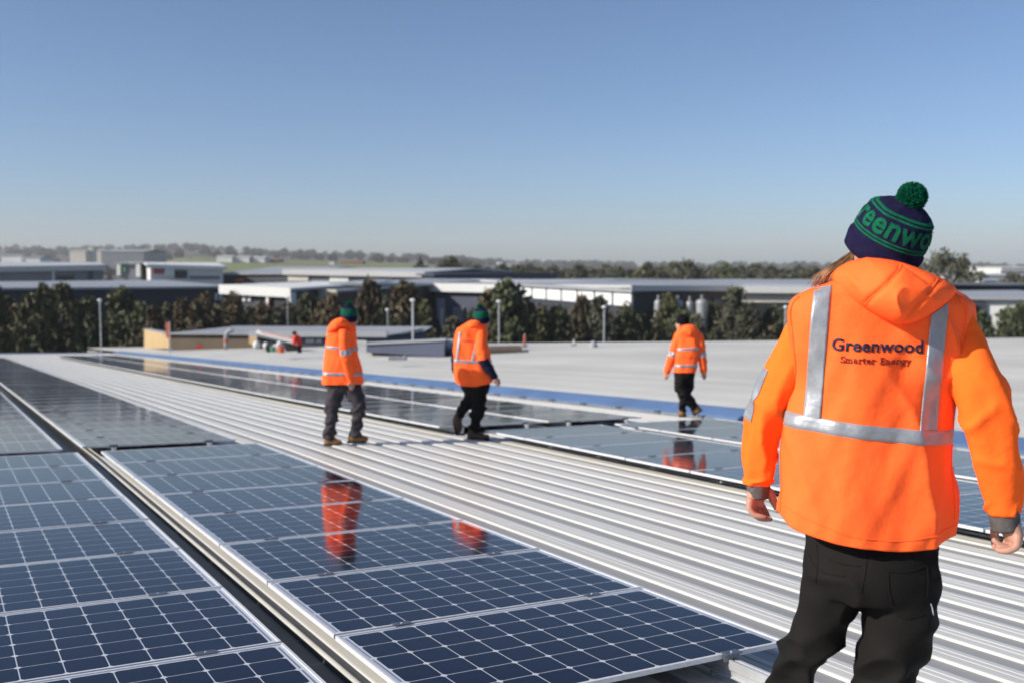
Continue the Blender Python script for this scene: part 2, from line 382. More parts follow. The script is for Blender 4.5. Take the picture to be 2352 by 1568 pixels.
for k in range(8):
    for c in range(2):
        panel(4.63+c*2.06, 3.155+(k-4)*PP, LC, 11, label='%s panel from the far end of the %s row past the walkway' % (ORD[7-k], ('nearer', 'farther')[c]), group='rows past the walkway')
for k in range(50):
    for c in range(2):
        panel(4.33+c*1.73, 7.92+k*PP, label='%s panel past the cross gap in the %s distant row behind the workers' % (nth(k+1), ('nearer','farther')[c]), group='distant double row')

# ================================================================== mounting rails with feet and clamps
rp = [(-0.02,-0.095),(0.02,-0.095),(0.02,-0.089),(0.013,-0.089),(0.013,-0.070),(0.02,-0.062),(0.02,-0.022),(0.009,-0.022),(0.009,-0.029),(-0.009,-0.029),(-0.009,-0.022),(-0.02,-0.022),(-0.02,-0.062),(-0.013,-0.070),(-0.013,-0.089),(-0.02,-0.089)]
m = MB(); m.box(-0.042,0.042,-0.021,0.021,0.001,0.0055); m.box(-0.042,0.042,-0.0045,0.0045,-0.03,0.001)
CL = m.mesh('clamp', mat('clamp_steel', (0.20,0.22,0.26), 0.4, 0.7, 0.2, 10))
BO = MB().tube([(0,0,0.0055),(0,0,0.0085)], 0.005, 8).mesh('bolt', M['alu'])
m = MB(); m.box(-0.022,0.022,-0.02,0.02,RIBTOP+0.001,RIBTOP+0.006); m.box(0.0205,0.0255,-0.02,0.02,RIBTOP+0.001,-0.048); FT = m.mesh('foot', M['alu'])
WS = MB().tube([(0,0,RIBTOP+0.006),(0,0,RIBTOP+0.012)], 0.012, 10).mesh('bolt', M['galv'])
def rail(x, y0, y1, pitch0, n, label, group, clamps=True, step=1.16):
    ylo = y0 if y1 <= BEND else y0
    r = obj('mounting_rail', MB().prism(rp, 0, y1-y0).mesh('mounting_rail', M['alu']), mw=RMAT(x, y0), label=label, cat='rail', group=group)
    if clamps:
        for k in range(n):
            c = obj('clamp', CL, parent=r, mw=Matrix.Translation((0, pitch0-y0+k*PP, 0))); obj('bolt', BO, parent=c)
    yy = 0.46 if y0 < 0 else 0.28
    while yy < y1-y0:
        f_ = obj('foot', FT, parent=r, mw=Matrix.Translation((0, yy, 0))); obj('bolt', WS, parent=f_); yy += step
for nm, xl, L, y0, y1, p0, n, g in (
        ('row left of the dark channel', -1.892, 1.665, -1.2, 7.13, -1.0, 8, 'rails near left'), ('row right of the dark channel', 0.0, 1.665, -1.36, 7.12, -1.012, 8, 'rails near centre'),
        ('long far row left of the walkway', -0.12, 1.665, 7.52, 54.2, 7.60-0.01, 12, 'rails far left'), ('nearer row past the walkway', 4.63, LC, -0.96, 7.25, 3.145-3*PP, 7, 'rails past the walkway'),
        ('farther row past the walkway', 6.69, LC, -0.96, 7.25, 3.145-3*PP, 7, 'rails past the walkway'),
        ('nearer of the two distant rows', 4.33, 1.665, 7.85, 58.4, 7.91, 24, 'rails of the distant rows'), ('farther of the two distant rows', 6.06, 1.665, 7.85, 58.4, 7.91, 24, 'rails of the distant rows')):
    for s, t in ((0.19, 'left'), (0.81, 'right')):
        rail(xl+L*s, y0, y1, p0, n, 'aluminium mounting rail under the %s side of the %s' % (t, nm), g)
# end clamps on the near rail ends
# plastic vent stubs along the near edge of the row past the walkway
# ================================================================== ground and hills
M['ground'] = mat('dry_grass_and_asphalt', (0.10,0.105,0.06), 0.9, 0, 0, 0.012, col2=(0.055,0.055,0.05), coords='Object')
M['field'] = mat('green_field', (0.15,0.22,0.05), 0.9, 0, 0, 0.008, col2=(0.18,0.17,0.07))
SKY = [(-1500,570),(-300,566),(0,568),(150,571),(300,569),(420,575),(520,584),(620,590),(800,596),(1000,602),(1250,606),(1600,609),(2000,611),(2400,614),(4000,614)]
def hill_top(px): return float(np.interp(px, [a for a,_ in SKY], [b for _,b in SKY]))
def ground_z(px, y):
    zt = CAMZ + (HOR - hill_top(px) + 0) * 3200 / F      # height of the far ridge
    z = max(0, zt-8) * float(np.interp(y, [700, 1300, 3200], [0, 0.16, 1.0]))
    if 300 < px < 1250: z += 15*float(np.interp(px,[300,440,960,1250],[0,1,0.8,0])) * float(np.interp(y, [560, 950, 1400], [0, 1, 1]))
    return z
ys = [-400, -60, 20, 60, 120, 200, 320, 450, 560, 660, 780, 900, 1050, 1250, 1500, 1900, 2400, 3200, 4200]
pxs = list(range(-2600, 5001, 95)); m = MB()
for y in ys:
    for p in pxs:
        x = (p-CX)/F*max(y, 420); m.v.append((x, y, ground_z(p, y)))
n = len(pxs)
for k in range(len(ys)-1):
    for j in range(n-1): m.f.append((k*n+j, k*n+j+1, (k+1)*n+j+1, (k+1)*n+j))
obj('ground', m.mesh('ground', M['ground'], smooth=True), kind='structure', label='flat ground rising to low hills on the left')
m = MB(); k0 = [p for p in range(330, 1260, 30)]; fy = [640, 720, 800, 900, 1000, 1150, 1300]
for y in fy:
    for p in k0: m.v.append(((p-CX)/F*y, y, 0.25 + ground_z(p, y) + (0.35 if y > 640 else 0)))
for k in range(len(fy)-1):
    for j in range(len(k0)-1): m.f.append((k*len(k0)+j, k*len(k0)+j+1, (k+1)*len(k0)+j+1, (k+1)*len(k0)+j))
obj('field', m.mesh('field', M['field'], smooth=True), kind='structure', label='green grass field on the low rise behind the warehouses')

# ================================================================== buildings
BM = {'white': mat('white_cladding', (0.74,0.74,0.71), 0.6, 0, 0.06, 0.3), 'char': mat('charcoal_cladding', (0.045,0.05,0.064), 0.6, 0, 0.15, 0.2),
      'grey': mat('grey_cladding', (0.20,0.21,0.235), 0.6, 0, 0.12, 0.2), 'lgrey': mat('light_grey_roofing', (0.36,0.37,0.385), 0.5, 0, 0.12, 0.1),
      'cream': mat('cream_panel', (0.62,0.58,0.50), 0.7, 0, 0.08, 0.2), 'tan': mat('tan_block', (0.52,0.37,0.19), 0.8, 0, 0.12, 0.6),
      'brown': mat('brown_block', (0.13,0.095,0.065), 0.8, 0, 0.15, 0.6), 'dark': mat('dark_opening', (0.012,0.013,0.016), 0.6), 'trans': mat('translucent_white_sheet', (0.80,0.81,0.80), 0.45, 0, 0.05, 0.3),
      'blue': mat('slate_blue_cladding', (0.060,0.072,0.115), 0.55, 0, 0.12, 0.3), 'red': mat('red_paint', (0.55,0.03,0.03), 0.5), 'green': mat('green_paint', (0.12,0.30,0.16), 0.5), 'orange': mat('orange_paint', (0.6,0.14,0.04), 0.6),
      'pane': mat('dark_window_glass', (0.03,0.04,0.05), 0.15), 'roofw': mat('white_roofing', (0.56,0.56,0.55), 0.45, 0, 0.1, 0.1), 'terracotta': mat('terracotta', (0.33,0.16,0.09), 0.8)}
def warehouse(name, label, x0, x1, d0, d1, ye0, ye1, depth, yr, wall='grey', roof_='lgrey', fascia=None, fh=0.9, rects=(), yb=None, over=0.6, cat='building', ridge=0.5, th=0.25):
    """front wall from pixel x0 to x1 at depths d0, d1 with its eave at pixel heights ye0, ye1; roof ridge seen at pixel height yr"""
    a, b = at(x0, ye0, d0), at(x1, ye1, d1); org = Vector(((a.x+b.x)/2, (a.y+b.y)/2, 0))
    r = empty(name, org, label=label, cat=cat)
    dirx = Vector((b.x-a.x, b.y-a.y, 0)); wl = dirx.length; dirx.normalize(); back = Vector((-dirx.y, dirx.x, 0))
    if back.y < 0: back = -back
    mid = at((x0+x1)/2, yr, (d0+d1)/2 + depth*ridge); zr = mid.z
    A, B = a-org, b-org; C, D = B+back*depth, A+back*depth
    def V(p, z): return Vector((p.x, p.y, z))
    m = MB(); m.add([V(A,0),V(B,0),V(C,0),V(D,0),V(A,A.z),V(B,B.z),V(C,B.z),V(D,A.z)], [(0,1,5,4),(1,2,6,5),(2,3,7,6),(3,0,4,7)])
    obj('wall', m.mesh('wall', BM[wall]), parent=r)
    A2, B2 = A-dirx*over-back*over, B+dirx*over-back*over; C2, D2 = C+dirx*over+back*over, D-dirx*over+back*over
    za, zb = A.z+0.02, B.z+0.02; E1, E2 = A2.lerp(D2, ridge), B2.lerp(C2, ridge)
    m = MB()
    top = [V(A2,za),V(B2,zb),V(E2,zr),V(E1,zr),V(C2,zb),V(D2,za)]
    m.add(top + [p+Vector((0,0,th)) for p in top], [(0,1,2,3)[::-1],(3,2,4,5)[::-1],(6,7,8,9),(9,8,10,11),(0,1,7,6),(1,2,8,7),(2,4,10,8),(4,5,11,10),(5,3,9,11),(3,0,6,9)])
    ro = obj('roof', m.mesh('roof', BM[roof_]), parent=r)
    if fascia:
        obj('fascia', MB().hexa(V(A2,za+0.28)-back*0.05, V(B2,zb+0.28)-back*0.05, V(B2,zb+0.28-fh)-back*0.05, V(A2,za+0.28-fh)-back*0.05, back*-0.15).mesh('fascia', BM[fascia]), parent=r)
    for q in rects:
        xa, xb, ya, yb_, mt, nm, proud = q[:7]
        def on(px, py):
            t = (px-x0)/(x1-x0); dd = d0 + (d1-d0)*t; dd -= proud
            return at(px, py, dd) - org
        y2 = lambda v: v if isinstance(v, tuple) else (v, v)
        pts = [on(xa,y2(ya)[0]), on(xb,y2(ya)[1]), on(xb,y2(yb_)[1]), on(xa,y2(yb_)[0])]
        k = 1 if len(q) < 8 else q[7]
        for i in range(k):
            t0, t1 = i/k, (i+1)/k - (0.012 if k > 1 else 0)
            p = [pts[0].lerp(pts[1],t0), pts[0].lerp(pts[1],t1), pts[3].lerp(pts[2],t1), pts[3].lerp(pts[2],t0)]
            obj(nm, MB().hexa(*p, back*max(0.12, proud*0.9)).mesh(nm, BM[mt]), parent=r)
    return r
W = warehouse
W('warehouse', 'grey warehouse with flat white roof at the far left edge', -90, 237, 210, 222, 617, 612, 60, 605, 'grey', 'roofw', 'roofw', 1.2,
  [(130,170,633,655,'char','door',0.3),(270-150,275-150,622,650,'white','downpipe',0.4),(280-10,0+290,0+0,0,'white','skip',0)][:2] + [(352*0.5742,372*0.5742,1085*0.5742,1120*0.5742,'char','door',0.3)])
W('warehouse', 'long charcoal warehouse with grey pitched roof and white door at left', -60, 525, 100, 118, 668, 663, 46, 649, 'char', 'lgrey', None, 1,
  [(234,257,665,709,'white','door',0.35),(433,438,683,700,'white','window',0.3),(444,452,685,697,'white','window',0.3),(494,500,674,690,'white','window',0.3),(504,510,674,690,'white','window',0.3),(20,38,690,700,'grey','window',0.3),(85,100,676,690,'grey','window',0.3)], ridge=0.45)
W('entrance_building', 'low dark building with white fascia and canopy posts, left of centre', 524, 668, 108, 104, 660, 668, 30, 652, 'char', 'white', 'white', 1.0,
  [(556,563,674,692,'white','window',0.3),(569,575,674,692,'white','window',0.3),(612,664,684,720,'dark','door',0.3),(663,668,672,716,'white','post',0.9),(611,616,672,712,'white','post',0.9),(614,620,690,706,'red','sign',0.7)])
W('office_building', 'small white and green office block with open portal frames', 268, 322, 190, 190, 607, 606, 14, 604, 'grey', 'lgrey', None, 1,
  [(268,276,605,633,'white','column',0.5),(312,321,604,636,'white','column',0.5),(296,314,602,608,'white','beam',0.5),(278,287,612,625,'green','window',0.3)])
W('showroom', 'white showroom with thin slanting roof and row of parked cars', 345, 512, 180, 185, 611, 616, 26, 606, 'white', 'white', 'white', 0.7,
  [(352,378,614,624,'grey','window',0.3),(352,376,622,628,'red','sign',0.5),(378,400,612,636,'white','column',0.6),(402,430,622,640,'pane','window',0.3),(436,506,634,642,'grey','window',0.3,5)])
W('warehouse', 'dark low shed with grey roof behind the white showroom', 505, 662, 196, 190, 632, 630, 40, 615, 'char', 'lgrey', None, 1, [(540,560,640,648,'orange','door',0.3)])
W('warehouse', 'grey warehouse with two large white wall panels, centre', 661, 972, 168, 160, 623, 629, 42, 619, 'grey', 'roofw', 'roofw', 0.9,
  [(661,708,624,646,'cream','wall_panel',0.4),(757,800,627,648,'white','wall_panel',0.4),(840,960,643,650,'lgrey','ledge',0.8),(880,925,646,649,'dark','window',0.5)])
W('warehouse', 'dark grey end block of the central warehouse', 968, 998, 158, 156, 633, 634, 30, 629, 'blue', 'blue', None, 1)
W('loading_canopy', 'wide cream canopy roof over a dark loading bay, centre left', 598, 772, 112, 108, 664, 672, 44, 644, 'dark', 'lgrey', 'cream', 1.1,
  [(743,757,672,720,'cream','column',0.6),(598,612,664,700,'cream','column',0.6)], ridge=0.9)
W('warehouse', 'pale parapet block joined to the cream canopy', 770, 832, 112, 112, 655, 657, 30, 651, 'cream', 'lgrey', None, 1)
W('warehouse', 'long slate blue warehouse wall with white fascia, centre', 998, 1205, 128, 122, 656, 660, 60, 646, 'blue', 'lgrey', 'white', 1.05,
  [(957,985,684,740,'lgrey','downpipe',0.4)][:0] + [(1003,1020,686,735,'lgrey','door',0.4),(1010,1016,708,745,'white','post',0.8),(1040,1065,706,745,'grey','wall_panel',0.4)])
W('warehouse', 'big warehouse with row of white translucent wall sheets and grey roof', 1160, 1455, 124, 96, 655, 672, 62, 644, 'char', 'lgrey', None, 1,
  [(1164,1454,(656,664),(680,705),'trans','wall_sheet',0.5,8),(1300,1330,720,735,'orange','door',0.4)], ridge=0.55)
W('warehouse', 'dark charcoal warehouse with white fascia behind the storage tanks', 1455, 1702, 96, 100, 662, 663, 50, 657, 'char', 'roofw', 'roofw', 0.55,
  [(1548+190,1580+190,690,700,'blue','sign',0.3)][:0] + [(1640,1670,686,700,'blue','sign',0.3),(1475,1490,715,745,'dark','door',0.3)])
W('warehouse', 'cream warehouse with overhanging white roof right of the storage tanks', 1698, 1960, 93, 90, 665, 667, 34, 658, 'cream', 'roofw', 'roofw', 0.6,
  [(1722,1900,695,740,'dark','door',0.4)], ridge=0.5)
W('warehouse', 'grey roofed warehouse with dark and white wall right of the near man', 2080, 2440, 96, 92, 688, 690, 40, 672, 'white', 'lgrey', None, 0.6,
  [(2080,2262,691,745,'char','wall_panel',0.4),(2228,2240,698,752,'red','banner',1.2),(2222,2230,702,710,'white','sign',1.4)], ridge=0.5)
W('warehouse', 'distant white flat warehouse at the right edge', 2232, 2420, 360, 360, 633, 636, 60, 630, 'white', 'roofw', None, 1)
W('apartment_block', 'far white block with dark lower floor at the right edge', 2300, 2440, 520, 520, 616, 616, 40, 614, 'white', 'white', None, 1, [(2300,2440,622,628,'grey','window',1.0,6)])
W('farm_shed', 'long white shed on the green hill, leftmost', 497, 533, 900, 900, 590, 590, 20, 588, 'white', 'white', None, 1)
W('farm_shed', 'long white shed on the green hill, middle', 537, 572, 905, 905, 591, 591, 20, 589, 'white', 'white', None, 1)
W('farm_shed', 'long white shed on the green hill, rightmost', 578, 607, 910, 910, 592, 592, 20, 590, 'white', 'white', None, 1)
W('house', 'terracotta house on the hill left of the blue roof', 612, 640, 930, 930, 597, 597, 20, 595, 'terracotta', 'terracotta', None, 1)
W('house', 'small house with a blue roof on the hill', 756, 768, 900, 900, 600, 600, 14, 598, 'white', 'blue', None, 1)
W('house', 'terracotta roofed terrace on the hill right of the blue roof', 782, 832, 930, 930, 602, 602, 20, 600, 'terracotta', 'terracotta', None, 1)
W('warehouse', 'far grey warehouse with flat pale roof on the left hills', 232, 330, 900, 900, 579, 579, 60, 574, 'grey', 'lgrey', None, 1)
W('silo_tower', 'slim pale tower on the left hills', 203, 213, 1000, 1000, 569, 569, 12, 568, 'cream', 'cream', None, 1, cat='tower')
W('factory', 'cream factory blocks beside the slim tower on the left hills', 160, 196, 990, 990, 577, 577, 20, 575, 'cream', 'cream', None, 1)
W('factory', 'cream factory block right of the slim tower on the left hills', 222, 236, 960, 960, 576, 576, 20, 574, 'cream', 'cream', None, 1)
W('house', 'small white house on the hills at the left edge', 2, 48, 800, 800, 588, 588, 20, 585, 'white', 'lgrey', None, 1)
W('house', 'second white house on the hills at the left edge', 60, 92, 790, 790, 592, 592, 20, 589, 'white', 'lgrey', None, 1)
W('house', 'small white house on the horizon, centre', 1142, 1158, 900, 900, 607, 607, 14, 604, 'white', 'white', None, 1)
W('house', 'larger white house on the horizon, right of centre', 1164, 1196, 900, 900, 608, 608, 20, 605, 'white', 'lgrey', None, 1)
W('house', 'pale house half hidden by trees right of the silver tanks', 1760, 1795, 300, 300, 648, 648, 12, 643, 'white', 'lgrey', None, 1)
W('house', 'second pale house half hidden by trees left of the foreground man', 1830, 1865, 300, 300, 650, 650, 12, 645, 'white', 'lgrey', None, 1)
W('house', 'white house between trees at the right edge', 2262, 2290, 240, 240, 646, 646, 12, 641, 'white', 'lgrey', None, 1)
# low buildings right behind the roof edge
W('tan_building', 'low tan block building with grey roof behind the left roof edge', 388, 590, 66, 64, 768, 769, 8, 758, 'brown', 'lgrey', None, 1,
  [(572,590,771,790,'tan','wall_panel',0.25)], ridge=0.7, over=0.3, th=0.06)
g = empty('gable_end', at(360, 780, 66), label='bright tan gable wall at the left end of the low building', cat='wall'); o0 = g.location
obj('wall', MB().hexa(*[at(x,y,d)-o0 for x,y,d in ((331,757,74),(331,800,74),(388,800,66),(388,768,66))], (0.3,0.3,0)).mesh('wall', BM['tan']), parent=g)
obj('coping', MB().hexa(*[at(x,y,d)-o0 for x,y,d in ((330,755,74.1),(330,757,74.1),(388.5,768.2,65.9),(388.5,766,65.9))], (0.3,0.4,0)).mesh('coping', BM['lgrey']), parent=g)
W('site_office', 'low dark blue building with pale windows behind the first walking worker', 590, 884, 62, 60, 770, 771, 8, 759, 'blue', 'lgrey', 'lgrey', 0.35,
  [(702,722,778,786,'lgrey','window',0.2),(726,738,778,786,'lgrey','window',0.2),(595,640,780,800,'dark','door',0.2)], ridge=0.8, over=0.3, th=0.06)
# wedge shaped plant enclosure standing on the neighbouring roof
wd = empty('plant_enclosure', at(930, 815, 44), label='slate blue wedge enclosure with sloping top on the pale roof', cat='enclosure'); o0 = wd.location
def WP(x, y, d): return at(x, y, d) - o0
obj('wall', MB().add([WP(842,809,46),WP(1021,820,42),WP(1021,783,42),WP(842,791,46),WP(850,808,50),WP(1024,818,46),WP(1024,780,46),WP(850,788.5,50)], [(0,1,2,3),(1,5,6,2),(5,4,7,6),(4,0,3,7)]).mesh('wall', BM['blue']), parent=wd)
obj('roof', MB().hexa(WP(838,791,45.8),WP(1023,782.5,41.8),WP(1026,779.5,46.2),WP(847,788,50.2),(0,0,0.06)).mesh('roof', BM['lgrey']), parent=wd)
fr = empty('handrail', at(825, 815, 44), label='short white slatted gate left of the slate blue enclosure', cat='gate'); o0 = fr.location
for i in range(6):
    a_ = at(819+i*4.2, 782, 44.5)-o0; b_ = at(819+i*4.2, 810, 44.5)-o0
    obj('slat', MB().tube([a_, b_], 0.035, 6).mesh('slat', BM['white']), parent=fr)
obj('top_rail', MB().tube([at(817,783,44.5)-o0, at(842,787,44.5)-o0], 0.05, 6).mesh('top_rail', BM['white']), parent=fr)
sk = empty('roof_hatch', at(1090, 805, 46), label='open brown roof recess with pale slabs right of the slate enclosure', cat='roof hatch'); o0 = sk.location
obj('slab', MB().hexa(WP(0,0,1)*0+at(1024,790,46)-o0, at(1075,793,46)-o0, at(1078,789,52)-o0, at(1026,787,52)-o0, (0,0,0.2)).mesh('slab', BM['white']), parent=sk)
obj('slab', MB().hexa(at(1024,802,45)-o0, at(1060,803,45)-o0, at(1060,800,48)-o0, at(1024,799,48)-o0, (0,0,0.2)).mesh('slab', BM['white']), parent=sk)
obj('recess', MB().hexa(at(1024,812,43.5)-o0, at(1200,808,43.5)-o0, at(1195,800,46)-o0, at(1026,803,46)-o0, (0,0,0.15)).mesh('recess', BM['brown']), parent=sk)

# ================================================================== storage tanks, poles, markers
M['tank'] = mat('tank_steel', (0.40,0.41,0.41), 0.45, 0.3, 0.2, 0.6)
for i, (x, yt, w, lab) in enumerate(((1512,689,9,'leftmost and shortest pale steel storage tank beside the charcoal wall'),(1557,690,12,'second pale steel storage tank, behind the worker in the black beanie'),(1584,692,9,'third, darker steel storage tank beside the charcoal wall'),(1612,688,14,'rightmost and widest pale steel storage tank beside the charcoal wall'))):
    d = 94.2; t = at(x, yt, d); r_ = w/F*d; base = Vector((t.x, t.y, 0))
    e = empty('storage_tank', base, label=lab, cat='tank')
    obj('shell', MB().tube([(0,0,0),(0,0,t.z-0.3)], r_, 20).mesh('shell', M['tank'], smooth=False), parent=e)
    obj('dome', MB().ball((0,0,t.z-0.3), (r_,r_,0.35), 20, 8).mesh('dome', M['tank'], smooth=True), parent=e)
    obj('vent', MB().tube([(0,0,t.z),(0,0,t.z+0.45)], 0.12, 8).mesh('vent', M['galv']), parent=e)
    for k in range(3): obj('band', MB().tube([(0,0,1.5+k*2.2),(0,0,1.62+k*2.2)], r_*1.012, 20).mesh('band', M['galv']), parent=e)
M['polem'] = mat('pole_grey', (0.50,0.51,0.52), 0.4, 0.3)
for x, yt, d, w, lab in ((948,690,56,0.085,'tall grey light pole between the two walking workers'),(890,712,70,0.045,'thinner light pole left of the tall central pole'),(1146,693,58,0.06,'light pole right of the second walking worker'),(1388,706,58,0.07,'light pole standing alone at the middle of the right half'),(229,690,66,0.055,'light pole in the dark trees at left'),(660,684,74,0.04,'thin light pole by the canopy posts, left of centre'),(1805,706,60,0.08,'pole just left of the foreground worker')):
    t = at(x, yt, d); e = empty('light_pole', (t.x, t.y, 0), label=lab, cat='light pole')
    obj('post', MB().tube([(0,0,0),(0,0,t.z)], [w, w*0.7], 8).mesh('post', M['polem']), parent=e)
    obj('lamp_head', MB().ball((0,0,t.z),(0.15,0.13,0.10),10,7).mesh('lamp_head', BM['white']), parent=e)
    obj('bracket', MB().box(-0.05,0.05,-0.05,0.05,t.z-0.25,t.z-0.061).mesh('bracket', M['polem']), parent=e)
M['markr'] = mat('faded_orange_plastic', (0.62,0.16,0.09), 0.6, 0, 0.3, 8)
for x, yb_, yt, d, lab, fl in ((391,801,738,52,'thin post with faded orange marker on the left of the roof',True),(1205,794,766,47,'short red marker post on the pale roof right of the recess',False),(1318,792,779,49,'tiny pale marker post on the pale roof',False)):
    b_ = at(x, yb_, d); t = at(x, yt, d); e = empty('marker_post', b_, label=lab, cat='marker')
    h = t.z-b_.z
    obj('post', MB().tube([(0,0,-0.3),(0,0,h)], 0.025, 6).mesh('post', M['polem']), parent=e)
    if fl: obj('flag', MB().hexa((-0.22,0,h*0.96),(0.02,0,h*0.96),(0.02,0,h*0.35),(-0.2,0,h*0.40),(0,0.04,0)).mesh('flag', M['markr']), parent=e)
    else: obj('sleeve', MB().tube([(0,0,h*0.05),(0,0,h*0.85)], 0.06 if x == 1205 else 0.04, 8).mesh('sleeve', M['markr'] if x == 1205 else BM['white']), parent=e)
    obj('base', MB().box(-0.15,0.15,-0.15,0.15,-0.05,0.03).mesh('base', M['galv']), parent=e)
# loose gear on the pale roof
def gear(name, label, px, py, d, parts, cat):
    o_ = at(px, py, d); e = empty(name, o_, label=label, cat=cat)
    for nm, mb, mt in parts: obj(nm, mb.mesh(nm, mt, smooth=False), parent=e)
def bucket(r, h): return MB().tube([(0,0,0),(0,0,h)], [r*0.8, r], 12)
hd = lambda r, h: MB().tube([(r*math.cos(a), 0, h+r*0.8*math.sin(a)) for a in np.linspace(0, math.pi, 9)], 0.012, 6)
gear('bucket', 'green bucket on the pale roof left of the crouching worker', 627, 808, 46, [('pail', bucket(0.13,0.26), BM['green']), ('handle', hd(0.12,0.26), M['galv'])], 'bucket')
gear('bucket', 'orange bucket on the pale roof left of the crouching worker', 646, 810, 45.5, [('pail', bucket(0.16,0.28), mat('bucket_orange',(0.8,0.13,0.05),0.5)), ('handle', hd(0.15,0.28), M['galv'])], 'bucket')
bagm = MB(); bagm.ball((0,0,0.16),(0.26,0.2,0.2),12,8); bagm.ball((0.12,0,0.36),(0.14,0.13,0.14),10,7)
gear('sack', 'white sack between the green and orange buckets', 637, 807, 46.4, [('sack', bagm, BM['white']), ('tie', MB().tube([(0.12,0,0.48),(0.14,0,0.56)],0.03,6), M['galv'])], 'sack')
gear('tool_bag', 'small red bag on the far roof edge left of the curved pipe', 458, 800, 55, [('bag', MB().box(-0.12,0.12,-0.1,0.1,0,0.2), BM['red']), ('strap', hd(0.1,0.2), M['rubber'])], 'bag')
gear('skylight_dome', 'two small white domes on the pale roof, near the low tan building', 594, 798, 56, [('dome', MB().ball((-0.12,0,0.14),(0.22,0.2,0.24),12,8), BM['white']), ('dome', MB().ball((0.42,0,0.1),(0.18,0.18,0.2),12,8), BM['white'])], 'skylight')
gear('vent_pipe', 'low dark roof vent on the pale roof between the walking workers', 912, 826, 36, [('vent', MB().box(-0.3,0.3,-0.12,0.12,0,0.10), M['galv']), ('cowl', MB().tube([(0.3,0,0),(0.3,0,0.16)],0.07,10), M['galv'])], 'vent')
gear('roof_fan', 'small grey roof fan on the pale roof right of the red post', 1348, 806, 46, [('plinth', MB().box(-0.9,0.5,-0.3,0.3,0,0.08), M['galv']), ('fan', MB().ball((0.3,0,0.2),(0.2,0.2,0.28),12,8), BM['lgrey'])], 'roof fan')
pp_ = [at(519,802,57), at(519,775,57), at(521,766,57), at(526,761,57), at(535,759,57)]; o_ = pp_[0].copy()
e = empty('curved_pipe', o_, label='pale curved pipe with red band standing at the far roof edge', cat='pipe')
obj('pipe', MB().tube([p-o_ for p in spline(pp_, 14) for p in [Vector(p)]], 0.12, 10).mesh('pipe', BM['lgrey'], smooth=True), parent=e)
obj('band', MB().tube([(0,0,(at(519,786,57)-o_).z),(0,0,(at(519,779,57)-o_).z)], 0.14, 10).mesh('band', M['markr']), parent=e)
lf = empty('boom_lift', at(650, 800, 56), label='grey boom lift with long sloping arm behind the buckets', cat='lift'); o_ = lf.location
obj('boom', MB().tube([at(594,764,57)-o_, at(684,786,55)-o_], [0.22,0.16], 6).mesh('boom', BM['lgrey']), parent=lf)
obj('stripe', MB().tube([at(598,761.5,56.6)-o_, at(672,779.5,55)-o_], 0.05, 6).mesh('stripe', mat('faded_pink_paint',(0.50,0.27,0.24),0.6)), parent=lf)
obj('chassis', MB().hexa(at(612,790,56)-o_, at(680,792,56)-o_, at(680,803,56)-o_, at(612,801,56)-o_, (0,1.2,0)).mesh('chassis', BM['char']), parent=lf)
for x in (622, 668): obj('wheel', MB().tube([at(x,800,55.8)-o_, at(x,800,55.8)-o_+Vector((0,0.25,0))], 0.3, 14).mesh('wheel', M['rubber']), parent=lf)
# row of parked cars in front of the showroom
carm = [mat('car_white',(0.7,0.7,0.7),0.3), mat('car_orange',(0.5,0.15,0.04),0.3), mat('car_silver',(0.45,0.46,0.48),0.3)]
def car(px, py, d, paint, label):
    o_ = at(px, py, d); e = empty('parked_car', (o_.x, o_.y, 0), label=label, cat='car', group='cars parked by the white showroom')
    z = max(0.0, o_.z-0.7)
    e.location.z = 0
    pr = [(-2.1,0.35),(2.1,0.35),(2.15,0.75),(1.2,0.9),(0.6,1.4),(-1.0,1.42),(-1.7,0.95),(-2.15,0.85)]
    obj('body', MB().prism(pr, -0.85, 0.85).mesh('body', paint), parent=e)
    obj('window', MB().prism([(1.05,0.92),(0.58,1.34),(-0.95,1.36),(-1.5,0.96)], -0.87, 0.87).mesh('window', BM['pane']), parent=e)
    for x in (-1.35, 1.35):
        for y in (-0.8, 0.8): obj('wheel', MB().tube([(x,y-0.1,0.33),(x,y+0.1,0.33)], 0.33, 12).mesh('wheel', M['rubber']), parent=e)
